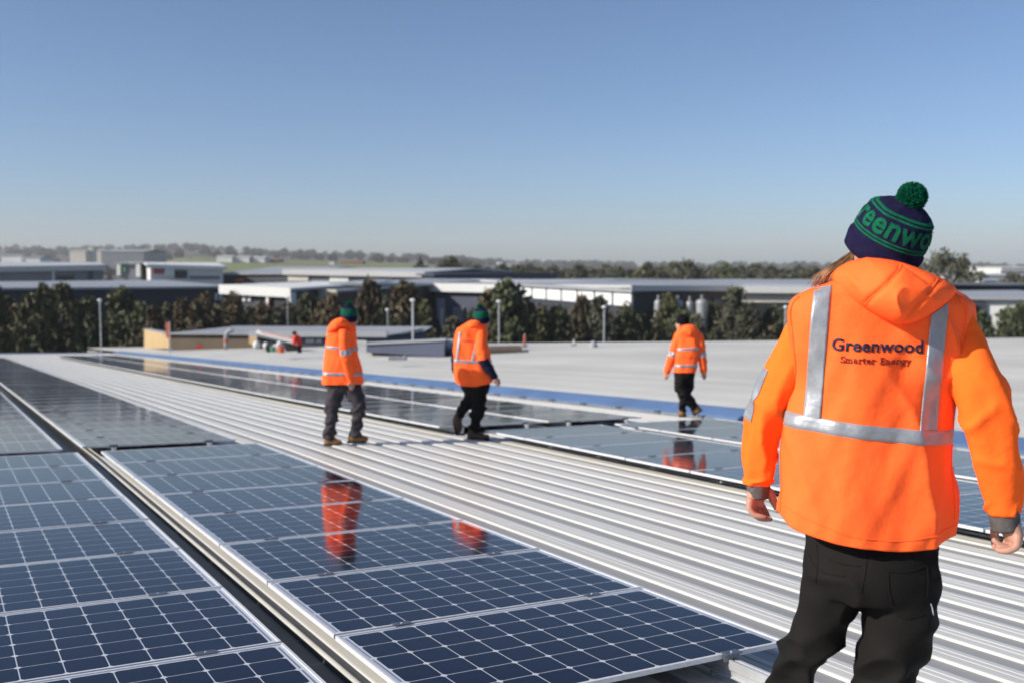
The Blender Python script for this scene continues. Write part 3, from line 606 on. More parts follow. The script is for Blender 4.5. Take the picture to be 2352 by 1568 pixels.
# ================================================================== trees
def leaf_mesh(name, kind, n_clump, per, seed, leaf):
    r = np.random.default_rng(seed); C = []
    while len(C) < n_clump:
        h = r.random()**0.9; a = r.random()*2*np.pi; rr = r.random()**0.45
        if kind == 'cone': R = 0.33*(1-h)**0.42*min(1,0.55+h*2.2)*(1+0.2*np.sin(3*a+seed)+0.22*np.sin(9*h+2*a+seed)) + 0.02; z = 0.10+0.90*h
        elif kind == 'round': R = 0.46*math.sqrt(max(0.02,1-(2*h-0.85)**2))*(1+0.22*np.sin(3*a+seed)+0.15*np.sin(5*h*3+a)); z = 0.22+0.78*h
        else: R = 0.62*math.sqrt(max(0.02,1-(1.6*h-0.6)**2))*(1+0.2*np.sin(4*a+seed)); z = 0.30+0.70*h; rr = 0.45+0.55*rr
        C.append((R*rr*np.cos(a), R*rr*np.sin(a), z))
    C = np.array(C); N = n_clump*per
    P = np.repeat(C, per, 0) + r.normal(0, 0.028 if kind == 'cone' else 0.04, (N,3))*np.array([1,1,0.8])
    d1 = r.normal(0,1,(N,3)); d1 /= np.linalg.norm(d1,axis=1)[:,None]; d2 = r.normal(0,1,(N,3)); d2 -= (d2*d1).sum(1)[:,None]*d1; d2 /= np.linalg.norm(d2,axis=1)[:,None]
    s = leaf*(0.6+0.8*r.random((N,1))); q = np.stack([P-d1*s*1.3, P-d2*s*0.6, P+d1*s*1.3, P+d2*s*0.6], 1).reshape(-1,3)
    me = bpy.data.meshes.new(name); me.vertices.add(4*N); me.vertices.foreach_set('co', q.ravel()); me.loops.add(4*N); me.loops.foreach_set('vertex_index', np.arange(4*N, dtype=np.int32))
    me.polygons.add(N); me.polygons.foreach_set('loop_start', np.arange(0,4*N,4,dtype=np.int32)); me.polygons.foreach_set('loop_total', np.full(N,4,dtype=np.int32)); me.update(); me.validate(); return me
def limb_mesh(seed, kind):
    r = random.Random(seed); m = MB(); top = 0.8 if kind == 'cone' else 0.5
    m.tube(spline([(0,0,0),(0.01,0.01,top*0.5),(r.uniform(-.02,.02),0,top)], 6), [0.028,0.025,0.021,0.016,0.011,0.006], 8)
    for i in range(9):
        a = r.random()*6.28; h = top*(0.3+0.65*i/9); L = (0.22 if kind == 'cone' else 0.34)*(1-0.5*i/9)
        m.tube([(0,0,h),(L*0.5*math.cos(a),L*0.5*math.sin(a),h+L*0.35),(L*math.cos(a),L*math.sin(a),h+L*0.8)], [0.010,0.007,0.003], 5)
    return m.mesh('trunk', M['bark'], smooth=True)
M['bark'] = mat('bark', (0.09,0.07,0.055), 0.9, 0, 0.4, 8)
LM = [mat('olive_foliage', (0.112,0.108,0.044), 0.7, 0, 0, 2.2, col2=(0.052,0.054,0.024), rnd=0.25), mat('green_foliage', (0.088,0.104,0.040), 0.7, 0, 0, 2.2, col2=(0.042,0.052,0.023), rnd=0.25),
      mat('brownish_foliage', (0.142,0.100,0.048), 0.7, 0, 0, 2.2, col2=(0.068,0.054,0.029), rnd=0.2), mat('grey_green_foliage', (0.108,0.108,0.062), 0.7, 0, 0, 2.2, col2=(0.056,0.058,0.038), rnd=0.2)]
LM.append(mat('far_dark_foliage', (0.055,0.060,0.048), 0.8, 0, 0, 0.02, col2=(0.030,0.034,0.030)))
TP = {}
for kind, nc, per, leaf in (('cone',330,12,0.026),('round',300,10,0.032),('open',230,10,0.030)):
    for v in range(4 if kind != 'open' else 1):
        TP[kind,v] = [leaf_mesh('crown', kind, nc, per, 11+v*7, leaf), limb_mesh(v+3, kind)]
def tree(px, ytop, d, wpx, kind, v, mi, label, group, zb=0.0):
    t = at(px, ytop, d); h = t.z - zb; w = wpx/F*d
    e = empty('tree', Matrix.Translation((t.x, t.y, zb)) @ Matrix.Rotation(random.random()*6.28, 4, 'Z') @ Matrix.Diagonal((*(2*[w/(0.62 if kind == 'cone' else 0.92)]), h, 1)), label=label, cat='tree', group=group)
    cm, tm = TP[kind,v]; key = (kind,v,mi)
    if key not in TP:
        c2 = cm.copy(); c2.materials.append(LM[mi]); TP[key] = c2
    obj('crown', TP[key], parent=e); obj('trunk', tm, parent=e)
LMK = [(0,'the left picture edge'),(229,'the light pole at far left'),(391,'the orange marker post'),(519,'the curved pipe'),(660,'the thin canopy pole'),(795,'the first worker'),(948,'the tall central pole'),(1098,'the second worker'),(1205,'the red marker post'),(1388,'the lone light pole'),(1578,'the black beanie'),(1805,'the pole by the near man'),(2150,'the near man'),(2352,'the right picture edge')]
def landmark(xs):
    """for each pixel x: how many trees away it is from the nearest landmark, and on which side"""
    out = {}; side = {}
    for x in xs:
        c = min(LMK, key=lambda l: abs(l[0]-x)); side.setdefault((c[1], 'left' if x < c[0] else 'right'), []).append((abs(x-c[0]), x))
    for (nm, sd), l in side.items():
        for i, (_, x) in enumerate(sorted(l)): out[x] = '%s %s of %s' % (nth(i+1), sd, nm)
    return out
front = [(-20,652,70),(18,690,62),(62,684,58),(98,664,72),(140,660,88),(168,700,60),(205,690,72),(278,667,78),(322,702,66),(352,712,60),(388,704,64),(420,694,62),(452,700,56),(470,679,56),(505,708,60),(534,682,74),(575,712,58),(604,702,70),(640,714,56),(664,700,62),(706,684,74),(740,700,60),(764,682,62),(812,706,56),(850,652,78),(886,700,50),(934,655,98),(975,700,62),(1040,735,70),(1092,716,62),(1128,672,76),(1166,654,108),(1204,690,80),(1246,724,66),(1284,712,72),(1316,730,60),(1338,688,70),(1376,690,66),(1408,722,62),(1440,716,60),(1470,730,58),(1496,698,64),(1532,682,66),(1566,715,70),(1598,728,64),(1640,704,80),(1688,668,78),(1716,706,66),(1746,700,64),(1778,712,66),(1820,716,72),(1870,720,70),(2200,735,60),(2255,722,62),(2290,728,60),(2316,712,60),(2345,706,62),(2375,690,70)]
LF = landmark([f[0] for f in front])
_adj = ['dark olive','deep green','brownish','grey green']
for i, (x, yt, w) in enumerate(front):
    mi = random.choice([0,0,1,1,2,3]); mi = 2 if x in (850,934,420,470,534,1338,664) else mi
    tree(x, yt, 80+((i*37) % 22), w*1.2, 'cone' if w > 55 else 'round', i % 4, mi, 'tree line: %s tall tree, %s' % (_adj[mi], LF[x]), 'tree line behind the roofs')
low = [x for x in (-40 + i*61 + random.uniform(-14,14) for i in range(40)) if not 950 < x < 1090]; LL = landmark(low)
for i, x in enumerate(low):   # low undergrowth trees that close the foot of the row
    tree(x, random.uniform(708,742), 84+random.random()*20, 100, 'round', i % 4, random.choice([0,1,2,3]), 'low bushy tree below the tree line, %s' % LL[x], 'undergrowth of the tree line')
mid = [(965,603,36),(1036,597,66),(1008,618,40),(1062,620,44),(1090,614,46),(1120,618,50),(1150,612,52),(1185,614,56),(1215,610,48),(1240,620,44),(1268,616,52),(1300,622,50),(1330,613,54),(1362,622,50),(1392,612,56),(1420,618,50),(1452,622,56),(1486,612,66),(1516,616,50),(1546,608,60),(1580,606,72),(1606,622,50),(1636,616,60),(1668,612,66),(1700,618,60),(1734,612,70),(1770,616,60),(1800,622,56),(1836,616,60),(1870,620,60),(2250,628,50),(2290,634,60),(2330,632,66),(2365,634,60)]
LMm = landmark([f[0] for f in mid])
for i, (x, yt, w) in enumerate(mid):
    tree(x, yt, 230+((i*53) % 150), w*1.5, 'round', i % 4, (3,0,3,1)[i % 4], 'tree belt past the warehouses: tree %s' % LMm[x], 'tree belt beyond the warehouses')
tree(2170, 588, 130, 128, 'open', 0, 3, 'large round open-crowned tree right of the beanie of the near man', None)
dst = [20+i*46+random.uniform(-14,14) for i in range(26)]; LD = landmark(dst)
for i, x in enumerate(dst):
    d = 430+random.random()*240
    tree(x, HOR + (CAMZ-random.uniform(5,9.5))*F/d - 0, d, random.uniform(18,34), 'round', i % 4, (3,0)[i % 2], 'small distant tree, %s' % LD[x], 'distant scattered trees')
# far woods on the hills: nobody could count them
def wood(name, label, n, pr, dr, hr, mi, seed, skip=None):
    r = np.random.default_rng(seed); V = []; cm = TP['round',0][0]; N = 0; vs = []
    base = np.empty(len(cm.vertices)*3); cm.vertices.foreach_get('co', base); base = base.reshape(-1,4,3)
    sel = r.choice(len(base), 260, replace=False); base = base[sel]; ctr = base.mean(1, keepdims=True); base = ctr + (base-ctr)*3.4
    for i in range(n):
        p = r.uniform(*pr); d = r.uniform(*dr)
        if skip and skip(p, d): continue
        h = r.uniform(*hr); w = h*r.uniform(0.9,1.6); z = ground_z(p, d)
        vs.append((base.reshape(-1,3)*np.array([w,w,h]) + np.array([(p-CX)/F*d, d, z-0.1*h])))
    q = np.concatenate(vs); N = len(q)//4
    me = bpy.data.meshes.new(name); me.vertices.add(4*N); me.vertices.foreach_set('co', q.ravel()); me.loops.add(4*N); me.loops.foreach_set('vertex_index', np.arange(4*N, dtype=np.int32))
    me.polygons.add(N); me.polygons.foreach_set('loop_start', np.arange(0,4*N,4,dtype=np.int32)); me.polygons.foreach_set('loop_total', np.full(N,4,dtype=np.int32)); me.update()
    obj(name, me, LM[mi], kind='stuff', label=label, cat='wood')
wood('far_wood', 'bluish far wood along the low hills on the horizon', 900, (-500,2900), (1900,3250), (10,20), 4, 5)
wood('hill_wood', 'dark scattered wood on the nearer rise left of centre', 420, (-500,2900), (760,1800), (7,12), 4, 9, lambda p, d: 380 < p < 1000 and d < 1350 and rng.random() < 0.93)
for i, (x, c, lab) in enumerate(((368,0,'white car parked under the showroom columns'),(450,0,'white car, leftmost of the row by the showroom'),(462,2,'silver car in the row by the showroom'),(474,0,'white car in the middle of the row by the showroom'),(486,1,'orange car in the row by the showroom'),(498,1,'orange car at the right end of the row by the showroom'),(516,0,'white car right of the orange cars'))):
    car(x, 648, 172, carm[c], lab)
# ================================================================== haze
M['haze'] = bpy.data.materials.new('haze'); M['haze'].use_nodes = True; nt = M['haze'].node_tree; nt.nodes.remove(nt.nodes['Principled BSDF'])
pv = nt.nodes.new('ShaderNodeVolumePrincipled'); pv.inputs['Color'].default_value = (0.96,0.96,0.95,1); pv.inputs['Density'].default_value = 0.00018; pv.inputs['Anisotropy'].default_value = 0.0
nt.links.new(pv.outputs[0], nt.nodes['Material Output'].inputs['Volume'])
obj('haze', MB().box(-9000, 9000, -450, 4300, -2, 130).mesh('haze', M['haze']), kind='stuff', label='thin pale haze over the plain')
# ================================================================== people
M['hivis'] = mat('fluorescent_orange_cloth', (1.45,0.175,0.030), 0.75, 0, 0.05, 9, spec=0.25, bump=0.35, bscale=26, sheen=0.0)
M['hivis_fleece'] = mat('fluorescent_orange_fleece', (1.4,0.19,0.024), 0.9, 0, 0.06, 12, spec=0.1, bump=0.3, bscale=34)
M['navy_cloth'] = mat('navy_cloth', (0.012,0.015,0.04), 0.85, 0, 0.3, 14, spec=0.2, bump=0.15, bscale=250)
M['tape'] = mat('silver_reflective_tape', (0.40,0.42,0.45), 0.42, 0.35, 0.22, 18, bump=0.18, bscale=55)
M['knit_grey'] = mat('grey_rib_knit', (0.17,0.155,0.15), 0.95, 0, 0.3, 30, spec=0.1, bump=0.6, bscale=420)
M['beanie'] = mat('navy_knit', (0.016,0.014,0.052), 0.95, 0, 0.25, 60, spec=0.12, bump=0.5, bscale=520)
M['beanie_black'] = mat('black_knit', (0.010,0.010,0.012), 0.95, 0, 0.3, 60, spec=0.12, bump=0.4, bscale=400)
M['knit_green'] = mat('green_knit', (0.010,0.18,0.085), 0.95, 0, 0.3, 90, spec=0.1, bump=0.6, bscale=600)
M['pompom'] = mat('green_wool', (0.006,0.115,0.060), 1.0, 0, 0.45, 70, spec=0.05)
M['skin'] = mat('skin', (0.56,0.30,0.215), 0.5, 0, 0.18, 30, spec=0.4, bump=0.12, bscale=220)
M['hair'] = mat('light_brown_hair', (0.46,0.28,0.14), 0.45, 0, 0, 26, col2=(0.13,0.068,0.034))
M['trouser_black'] = mat('black_work_trousers', (0.0085,0.0072,0.0060), 0.85, 0, 0.3, 5, spec=0.25, bump=0.2, bscale=260)
M['red_cloth'] = mat('red_cloth', (0.75,0.045,0.02), 0.8)
M['trouser_seam'] = mat('grey_brown_thread', (0.030,0.026,0.022), 0.8)
M['trouser_grey'] = mat('charcoal_work_trousers', (0.060,0.052,0.058), 0.85, 0, 0.25, 6, spec=0.2, bump=0.2, bscale=160)
M['boot_tan'] = mat('tan_leather', (0.28,0.135,0.042), 0.7, 0, 0.3, 12)
M['boot_brown'] = mat('brown_leather', (0.10,0.055,0.025), 0.7, 0, 0.3, 12)
M['sole'] = mat('dark_sole', (0.02,0.018,0.016), 0.8)
M['thread'] = mat('navy_embroidery', (0.014,0.010,0.040), 0.5, 0, 0.2, 200, bump=0.3, bscale=600)
M['thread_red'] = mat('dark_red_embroidery', (0.17,0.010,0.014), 0.55, 0, 0.2, 200)
M['letter_red'] = mat('red_print', (0.55,0.05,0.02), 0.7)
def ridged(v): n_ = noise.noise(v); return max(0.0, 1-3.2*abs(n_))**2
class Person:
    def __init__(s, px, py, d, ground, label):
        s.d = d; b = at(px, py, d); s.root = Vector((b.x, b.y, ground)); s.label = label; s.parts = []; s.px = px
        s.yaw = math.atan2(b.x, b.y); s.e = Vector((math.sin(s.yaw), math.cos(s.yaw), 0)); s.D = math.hypot(b.x, b.y); s.R = Matrix.Rotation(s.yaw, 3, 'Z'); s.k = d/F*math.cos(s.yaw)
    def pt(s, px, py, dy=0.0):
        """pixel and depth offset along the sight line -> the person's own frame (y away from the viewer)"""
        v = at(px, py, 1.0) - Vector((0,0,CAMZ)); v = v * ((s.D+dy)/v.dot(s.e)) + Vector((0,0,CAMZ)); return s.R @ (v - s.root)
    def zp(s, py): return s.pt(s.px, py, -0.13).z
    def add(s, name, me, mt=None, parent=None, **k): s.parts.append((name, me, mt, parent, k)); return len(s.parts)-1
    def torso(s, rows, hem, seg=96, nz=90, n=2.5, seed=0.0, fold=0.006, mt='hivis', name='jacket', freq=1.0, shear=0.0, nup=0.0):
        """rows: (py, xl, xr, half depth, dy) from top to hem"""
        R = []
        for py, xl, xr, b, dy in rows:
            a, c = s.pt(xl, py), s.pt(xr, py); R.append(((a.z+c.z)/2, a.x, c.x, b, dy))
        R = np.array(spline(R, 70))[::-1]; zs = R[:,0]
        o = np.argsort(zs); R = R[o]; zs = zs[o]; z0, z1 = zs[0], zs[-1]
        def S(u, z, off=0.0, foldon=True):
            xl, xr, b, cy = (float(np.interp(z, zs, R[:,i])) for i in (1,2,3,4))
            a, cx = (xr-xl)/2, (xr+xl)/2; c_, s_ = math.cos(u), math.sin(u)
            nn = n + nup*min(1.0, max(0.0, (z-(z1-0.32))/0.1)); ex = math.copysign(abs(c_)**(2/nn), c_); ey = math.copysign(abs(s_)**(2/nn), s_)
            q = Vector((cx + a*ex, cy + b*ey + shear*a*ex, z))
            f = 0.0
            if foldon:
                w = min(1.0, max(0.0, (z1-z)/0.14))
                p = q*freq
                f = fold*w*(0.9*noise.noise((p.x*8+p.z*1.5+seed, p.y*6, p.z*2.6)) + 0.55*noise.noise((p.x*19-p.z*5, p.y*10+seed, p.z*6.5)) + 0.75*(ridged((p.x*6+p.z*3.5, p.y*5+seed, p.z*2.2))-0.25)*(0.6+0.8*max(0,c_)))
            nx_, ny_ = ex/max(a,0.02), ey/max(b,0.02); l = math.hypot(nx_, ny_) or 1
            return q + Vector((nx_/l, ny_/l, 0))*(f+off)
        m = MB()
        for i in range(nz+1):
            v = i/nz
            for j in range(seg):
                u = 2*math.pi*j/seg; q = S(u, z0+(z1-z0)*0.02, 0, False); zh = hem(q.x); zz = zh + (z1-zh)*v
                w = S(u, max(z0, zz)); m.v.append((w.x, w.y, zz))
        for i in range(nz):
            for j in range(seg):
                k = (j+1) % seg; m.f.append((i*seg+j, i*seg+k, (i+1)*seg+k, (i+1)*seg+j))
        m.f.append(tuple(nz*seg+j for j in range(seg)))
        # inner lining at the hem so that the jacket has a thickness
        n0 = len(m.v)
        for rr, dz in ((0.0, -0.004), (-0.012, 0.0), (-0.02, 0.10)):
            for j in range(seg):
                u = 2*math.pi*j/seg; q = Vector(m.v[j]); c0 = S(u, z0+0.001, rr, False); cc = Vector((q.x, q.y, q.z)); dirn = Vector((S(u,z0+0.01,0.01,False)-S(u,z0+0.01,0,False)))
                dirn.z = 0; dirn.normalize(); w = cc + dirn*rr; m.v.append((w.x, w.y, w.z+dz))
        for i in range(3):
            a0 = n0+(i-1)*seg if i else 0
            for j in range(seg):
                k = (j+1) % seg; m.f.append((a0+k, a0+j, n0+i*seg+j, n0+i*seg+k))
        me = m.mesh(name, M[mt], smooth=True); s.S = S; s.z0, s.z1 = z0, z1
        s.bvh = BVHTree.FromPolygons([Vector(p) for p in m.v], m.f); s.jacket = s.add(name, me); return s.jacket
    def ring(s, pyl, pyr, hgt, off=0.003, seg=120, mt='tape', name='reflective_tape', x=None):
        """band round the torso; its upper edge at pixel height pyl on the left, pyr on the right"""
        m = MB(); a, b = s.zp(pyl), s.zp(pyr); h = hgt*s.d/F; qa, qb = s.S(math.pi, (a+b)/2, 0, False).x, s.S(0, (a+b)/2, 0, False).x; NR = 6
        for i in range(NR):
            for j in range(seg):
                u = 2*math.pi*j/seg; xx = s.S(u, (a+b)/2, 0, False).x; t = (xx-qa)/(qb-qa); z = a+(b-a)*t - h*max(0,min(1,(i-0.5)/(NR-2)))
                e = off if 0 < i < NR-1 else -0.004
                m.v.append(tuple(s.S(u, z, e)))
        for i in range(NR-1):
            for j in range(seg):
                k = (j+1) % seg; m.f.append((i*seg+j, (i+1)*seg+j, (i+1)*seg+k, i*seg+k))
        s.add(name, m.mesh(name, M[mt], smooth=True), None, s.jacket)
    def seam(s, pts, r=0.002, off=0.001, mt='hivis'):
        """raised seam on the torso through (angle, z) points"""
        P = [s.S(float(u), float(z), off) for u, z in spline(pts, 60)]
        s.add('seam', MB().tube(P, r, 6).mesh('seam', M[mt], smooth=True), None, s.jacket)
    def hit(s, p, off):
        loc, nor, i, dd = s.bvh.ray_cast(Vector((p.x, p.y-3, p.z)), Vector((0,1,0)))
        return loc + Vector((0,-off,0)) if loc is not None else None
    def strap(s, tl, tr, br, bl, off=0.003, nu=9, nv=44, mt='tape', name='reflective_tape'):
        """strip laid on the back, given by its four corners in pixels"""
        m = MB(); c = [s.pt(*q, -0.13) for q in (tl, tr, br, bl)]; nu += 2
        for i in range(nv+1):
            for j in range(nu):
                t = max(0, min(1, (j-1)/(nu-3))); p = c[0].lerp(c[1],t).lerp(c[3].lerp(c[2],t), i/nv)
                q = s.hit(p, off if 0 < j < nu-1 else -0.004); m.v.append(tuple(q if q is not None else p))
        for i in range(nv):
            for j in range(nu-1): m.f.append((i*nu+j, (i+1)*nu+j, (i+1)*nu+j+1, i*nu+j+1))
        s.add(name, m.mesh(name, M[mt], smooth=True), None, s.jacket)
    def sleeve(s, pts, mt='hivis_fleece', seg=48, n=90, fold=0.006, seed=0.0, name='sleeve', band=None, t0=0.0, t1=1.0, cap=True, bandmt='tape'):
        """pts: (px, py, dy, radius in px)"""
        P = spline([(*s.pt(a,b,c), r*s.k) for a,b,c,r in pts], n); P = P[int(t0*(n-1)):int(t1*(n-1))+1]
        rings = tube_rings([p[:3] for p in P], [float(p[3]) for p in P], seg); m = MB(); cnt = len(P)
        L = sum((Vector(P[i+1][:3])-Vector(P[i][:3])).length for i in range(cnt-1))
        def disp(i, j):
            t = i/(cnt-1); a = 2*math.pi*j/seg; amp = fold*(0.35+0.9*math.exp(-((t-0.55)/0.18)**2)+0.9*max(0,(t-0.8)/0.2))
            v = (math.cos(a)*1.1+seed, math.sin(a)*1.1, t*L*17)
            return amp*(0.9*(ridged((v[0]*0.6, v[1]*0.6, v[2]*0.6))-0.3) + 0.9*noise.noise((v[0]*1.1, v[1]*1.1, v[2]*0.35)))
        for i in range(cnt):
            c = Vector(P[i][:3])
            for j in range(seg): q = rings[i][j]; d_ = (q-c).normalized(); m.v.append(tuple(q + d_*disp(i,j)))
        for i in range(cnt-1):
            for j in range(seg): k = (j+1) % seg; m.f.append((i*seg+j, i*seg+k, (i+1)*seg+k, (i+1)*seg+j))
        # rounded, turned-in end
        end = [Vector(m.v[(cnt-1)*seg+j]) for j in range(seg)]; c = Vector(P[-1][:3]); ax = (Vector(P[-1][:3])-Vector(P[-2][:3])).normalized()
        for f_, z in ((0.93,0.006),(0.80,0.006),(0.7,-0.012)):
            b0 = len(m.v)-seg
            for j in range(seg): m.v.append(tuple(c + (end[j]-c)*f_ + ax*z))
            for j in range(seg): k = (j+1) % seg; m.f.append((b0+j, b0+k, b0+seg+k, b0+seg+j))
        m.f.append(tuple(range(seg-1,-1,-1)))
        idx = s.add(name, m.mesh(name, M[mt], smooth=True), None, s.jacket)
        if band:
            ta, tb, aa, ab = band; m2 = MB(); ia, ib = int(ta*(cnt-1)), int(tb*(cnt-1)); nj = 40
            full = ab-aa > 6.2
            for i in range(ia, ib+1):
                c = Vector(P[i][:3])
                for j in range(nj+1):
                    ang = aa+(ab-aa)*j/nj; jj = ang/(2*math.pi)*seg; j0 = int(math.floor(jj)); fr_ = jj-j0
                    q = Vector(m.v[i*seg+j0 % seg]).lerp(Vector(m.v[i*seg+(j0+1) % seg]), fr_); e = 0.0025 if (ia < i < ib) else -0.003
                    m2.v.append(tuple(q+(q-c).normalized()*e))
            for i in range(ib-ia):
                for j in range(nj): m2.f.append((i*(nj+1)+j, i*(nj+1)+j+1, (i+1)*(nj+1)+j+1, (i+1)*(nj+1)+j))
            s.add('reflective_tape', m2.mesh('reflective_tape', M[bandmt], smooth=True), None, s.jacket)
        return idx
    def trousers(s, pelvis, legs, voxel, fold, mt, seed=0.0):
        m = MB(); P = spline([(*s.pt(a,b,c), w*s.k, dpt) for a,b,c,w,dpt in pelvis], 14)
        m.tube([p[:3] for p in P], [(float(p[3]), float(p[4])) for p in P], 28)
        for leg in legs:
            Q = spline([(*s.pt(a,b,c), r*s.k) for a,b,c,r in leg], 36); m.tube([p[:3] for p in Q], [(float(p[3]), float(p[3])*1.05) for p in Q], 24)
        me = remesh(m.mesh('t'), voxel, 10); nv = len(me.vertices); co = np.empty(nv*3); no = np.empty(nv*3); me.vertices.foreach_get('co', co); me.vertices.foreach_get('normal', no); co = co.reshape(-1,3); no = no.reshape(-1,3)
        kz = [s.pt(l[len(l)//2][0], l[len(l)//2][1]).z for l in legs]
        for i in range(nv):
            x, y, z = co[i]; g = max(math.exp(-((z-k_)/0.13)**2) for k_ in kz) + 0.75*max(0, 1-abs(z-0.14)/0.16) + 0.35
            q = 0.9*noise.noise((x*7+seed, y*7, z*15+x*7)) + 1.3*(ridged((x*4.5+seed+z*2, y*4.5, z*8.5-x*5))-0.25) + 0.25*noise.noise((x*14, y*14+seed, z*22))
            co[i] += no[i]*fold*g*q
        me.vertices.foreach_set('co', co.ravel()); me.update(); me.materials.append(M[mt]); me.polygons.foreach_set('use_smooth', [True]*len(me.polygons)); s.tbvh = BVHTree.FromPolygons([v.co.copy() for v in me.vertices], [tuple(p.vertices) for p in me.polygons]); s.tr = s.add('trousers', me); return s.tr
    def tseam(s, px, name='seam', r=0.0016, mt='trouser_black'):
        P = []
        for a in spline(px, 30):
            q = s.pt(a[0], a[1], -0.12); h = s.tbvh.ray_cast(Vector((q.x, q.y-2, q.z)), Vector((0,1,0)))[0]
            if h is not None: P.append(h+Vector((0,-0.0006,0)))
        if len(P) > 3: s.add(name, MB().tube(P, r, 5).mesh(name, M[mt], smooth=True), None, s.tr)
    def beanie(s, c, axis, r, L, mt='beanie', pom=True, stripes=(), letters=None, cuff=True, hi=True, seed=1.0):
        c = s.pt(*c); ez = Vector(axis).normalized(); ex = (Vector((1,0,0))-ez*ez.x).normalized(); ey = ez.cross(ex)
        prof_t = [-0.02,0,0.2,0.4,0.55,0.68,0.79,0.88,0.95,0.985,1.0]; prof_r = [0.97,0.99,1.02,1.01,0.975,0.90,0.78,0.60,0.38,0.2,0.03]
        def S(phi, t, off=0.0):
            rr = r*float(np.interp(t, prof_t, prof_r)); d_ = ex*math.sin(phi) + ey*(-math.cos(phi))*1.06
            w = min(1,max(0,(t-0.45)/0.3)); f = r*0.075*w*(noise.noise((math.sin(phi)*1.7+seed, math.cos(phi)*1.7, t*3.2)) + 0.6*(ridged((math.sin(phi)*1.3+seed, math.cos(phi)*1.3, t*1.2))-0.4))
            return c + ez*(L*t) + d_*(rr+f+off)
        seg, nt_ = (72, 44) if hi else (32, 18); m = MB()
        for i in range(nt_+1):
            t = -0.02+1.02*math.sin(i/nt_*math.pi/2)
            for j in range(seg): m.v.append(tuple(S(2*math.pi*j/seg, t)))
        for i in range(nt_):
            for j in range(seg): k = (j+1) % seg; m.f.append((i*seg+j, i*seg+k, (i+1)*seg+k, (i+1)*seg+j))
        m.f.append(tuple(nt_*seg+j for j in range(seg)))
        b = s.add('beanie', m.mesh('beanie', M[mt], smooth=True))
        def band(t0, t1, off, mt_, name):
            m = MB(); R_ = [(t0,-0.002),(t0+(t1-t0)*0.1,off*0.8),(t0+(t1-t0)*0.3,off),(t0+(t1-t0)*0.7,off),(t0+(t1-t0)*0.9,off*0.8),(t1,-0.002)]
            for t, o_ in R_:
                for j in range(seg): m.v.append(tuple(S(2*math.pi*j/seg, t, o_)))
            for i in range(len(R_)-1):
                for j in range(seg): k = (j+1) % seg; m.f.append((i*seg+j, i*seg+k, (i+1)*seg+k, (i+1)*seg+j))
            s.add(name, m.mesh(name, M[mt_], smooth=True), None, b)
        if cuff: band(-0.14, 0.20, 0.006, mt, 'cuff')
        for t0, t1 in stripes: band(t0, t1, 0.0016, 'knit_green', 'stripe')
        if letters:
            txt, size, t_base, phi0, sp, anchor = letters
            me = text_mesh(txt, size, sp, 0.0016*size/0.065); xs = [v.co.x for v in me.vertices]
            ax_ = anchor*(max(xs)-min(xs))+min(xs)
            for v in me.vertices: v.co = S(phi0+(v.co.x-ax_)/r, t_base+v.co.y/L, 0.0022)
            me.materials.append(M['knit_green']); s.add('lettering', me, None, b)
        if pom:
            pr = r*0.37; pc = c+ez*(L+pr*0.28); m = MB(); m.ball(pc, pr*0.86, 20, 12); g = random.Random(5); NN = 2600 if hi else 350
            for i in range(NN):
                z = g.uniform(-1,1); a = g.random()*6.283; q = math.sqrt(1-z*z); d_ = Vector((q*math.cos(a), q*math.sin(a), z)); d2 = (d_+Vector((g.gauss(0,.35),g.gauss(0,.35),g.gauss(0,.35)))).normalized()
                p0 = pc+d_*pr*0.80; p1 = p0+d2*pr*g.uniform(0.20,0.36); sd = d2.cross(Vector((g.random(),g.random(),g.random()))).normalized()*pr*(0.055 if hi else 0.14); s2 = d2.cross(sd).normalized()*sd.length
                m.add([p0-sd, p0+sd, p0+s2*1.5, p1-sd*0.7, p1+sd*0.7, p1+s2], [(0,1,4,3),(1,2,5,4),(2,0,3,5),(3,4,5)])
            s.add('pompom', m.mesh('pompom', M['pompom']), None, b)
        return b
    def body(s, head, yaw, nod, spine, arms, legs, hands, voxel=0.010, hv=0.0026, head_r=1.0):
        m = MB(); Q = spline([(*s.pt(a,b,c), r) for a,b,c,r in spine], 16); m.tube([p[:3] for p in Q], [float(p[3]) for p in Q], 16)
        for ch in list(arms)+list(legs):
            Q = spline([(*s.pt(a,b,c), r) for a,b,c,r in ch], 20); m.tube([p[:3] for p in Q], [float(p[3]) for p in Q], 12)
        hc = s.pt(*head); R_ = Matrix.Rotation(yaw, 3, 'Z') @ Matrix.Rotation(nod, 3, 'X'); h = head_r
        def B(x,y,z,a,b,c): m.ball(hc + R_ @ (Vector((x,y,z))*h), (a*h,b*h,c*h), 16, 10, R_)
        B(0,-0.008,0.03,0.076,0.096,0.088); B(0,0.02,-0.055,0.058,0.066,0.062); B(0,0.052,-0.088,0.03,0.028,0.024); B(0,0.085,0.012,0.05,0.014,0.012)
        m.tube([hc+R_@(Vector((0,0.080,0.008))*h), hc+R_@(Vector((0,0.104,-0.028))*h), hc+R_@(Vector((0,0.086,-0.034))*h)], [0.010*h,0.014*h,0.012*h], 8)
        for sx in (-1,1): B(sx*0.078,-0.006,-0.012,0.010,0.02,0.032); B(sx*0.030,0.083,-0.004,0.012,0.008,0.008); B(sx*0.036,0.066,-0.034,0.022,0.02,0.02)
        B(0,0.082,-0.058,0.024,0.010,0.006); B(0,0.080,-0.068,0.021,0.010,0.006)
        ms = [remesh(m.mesh('b'), voxel, 4)]
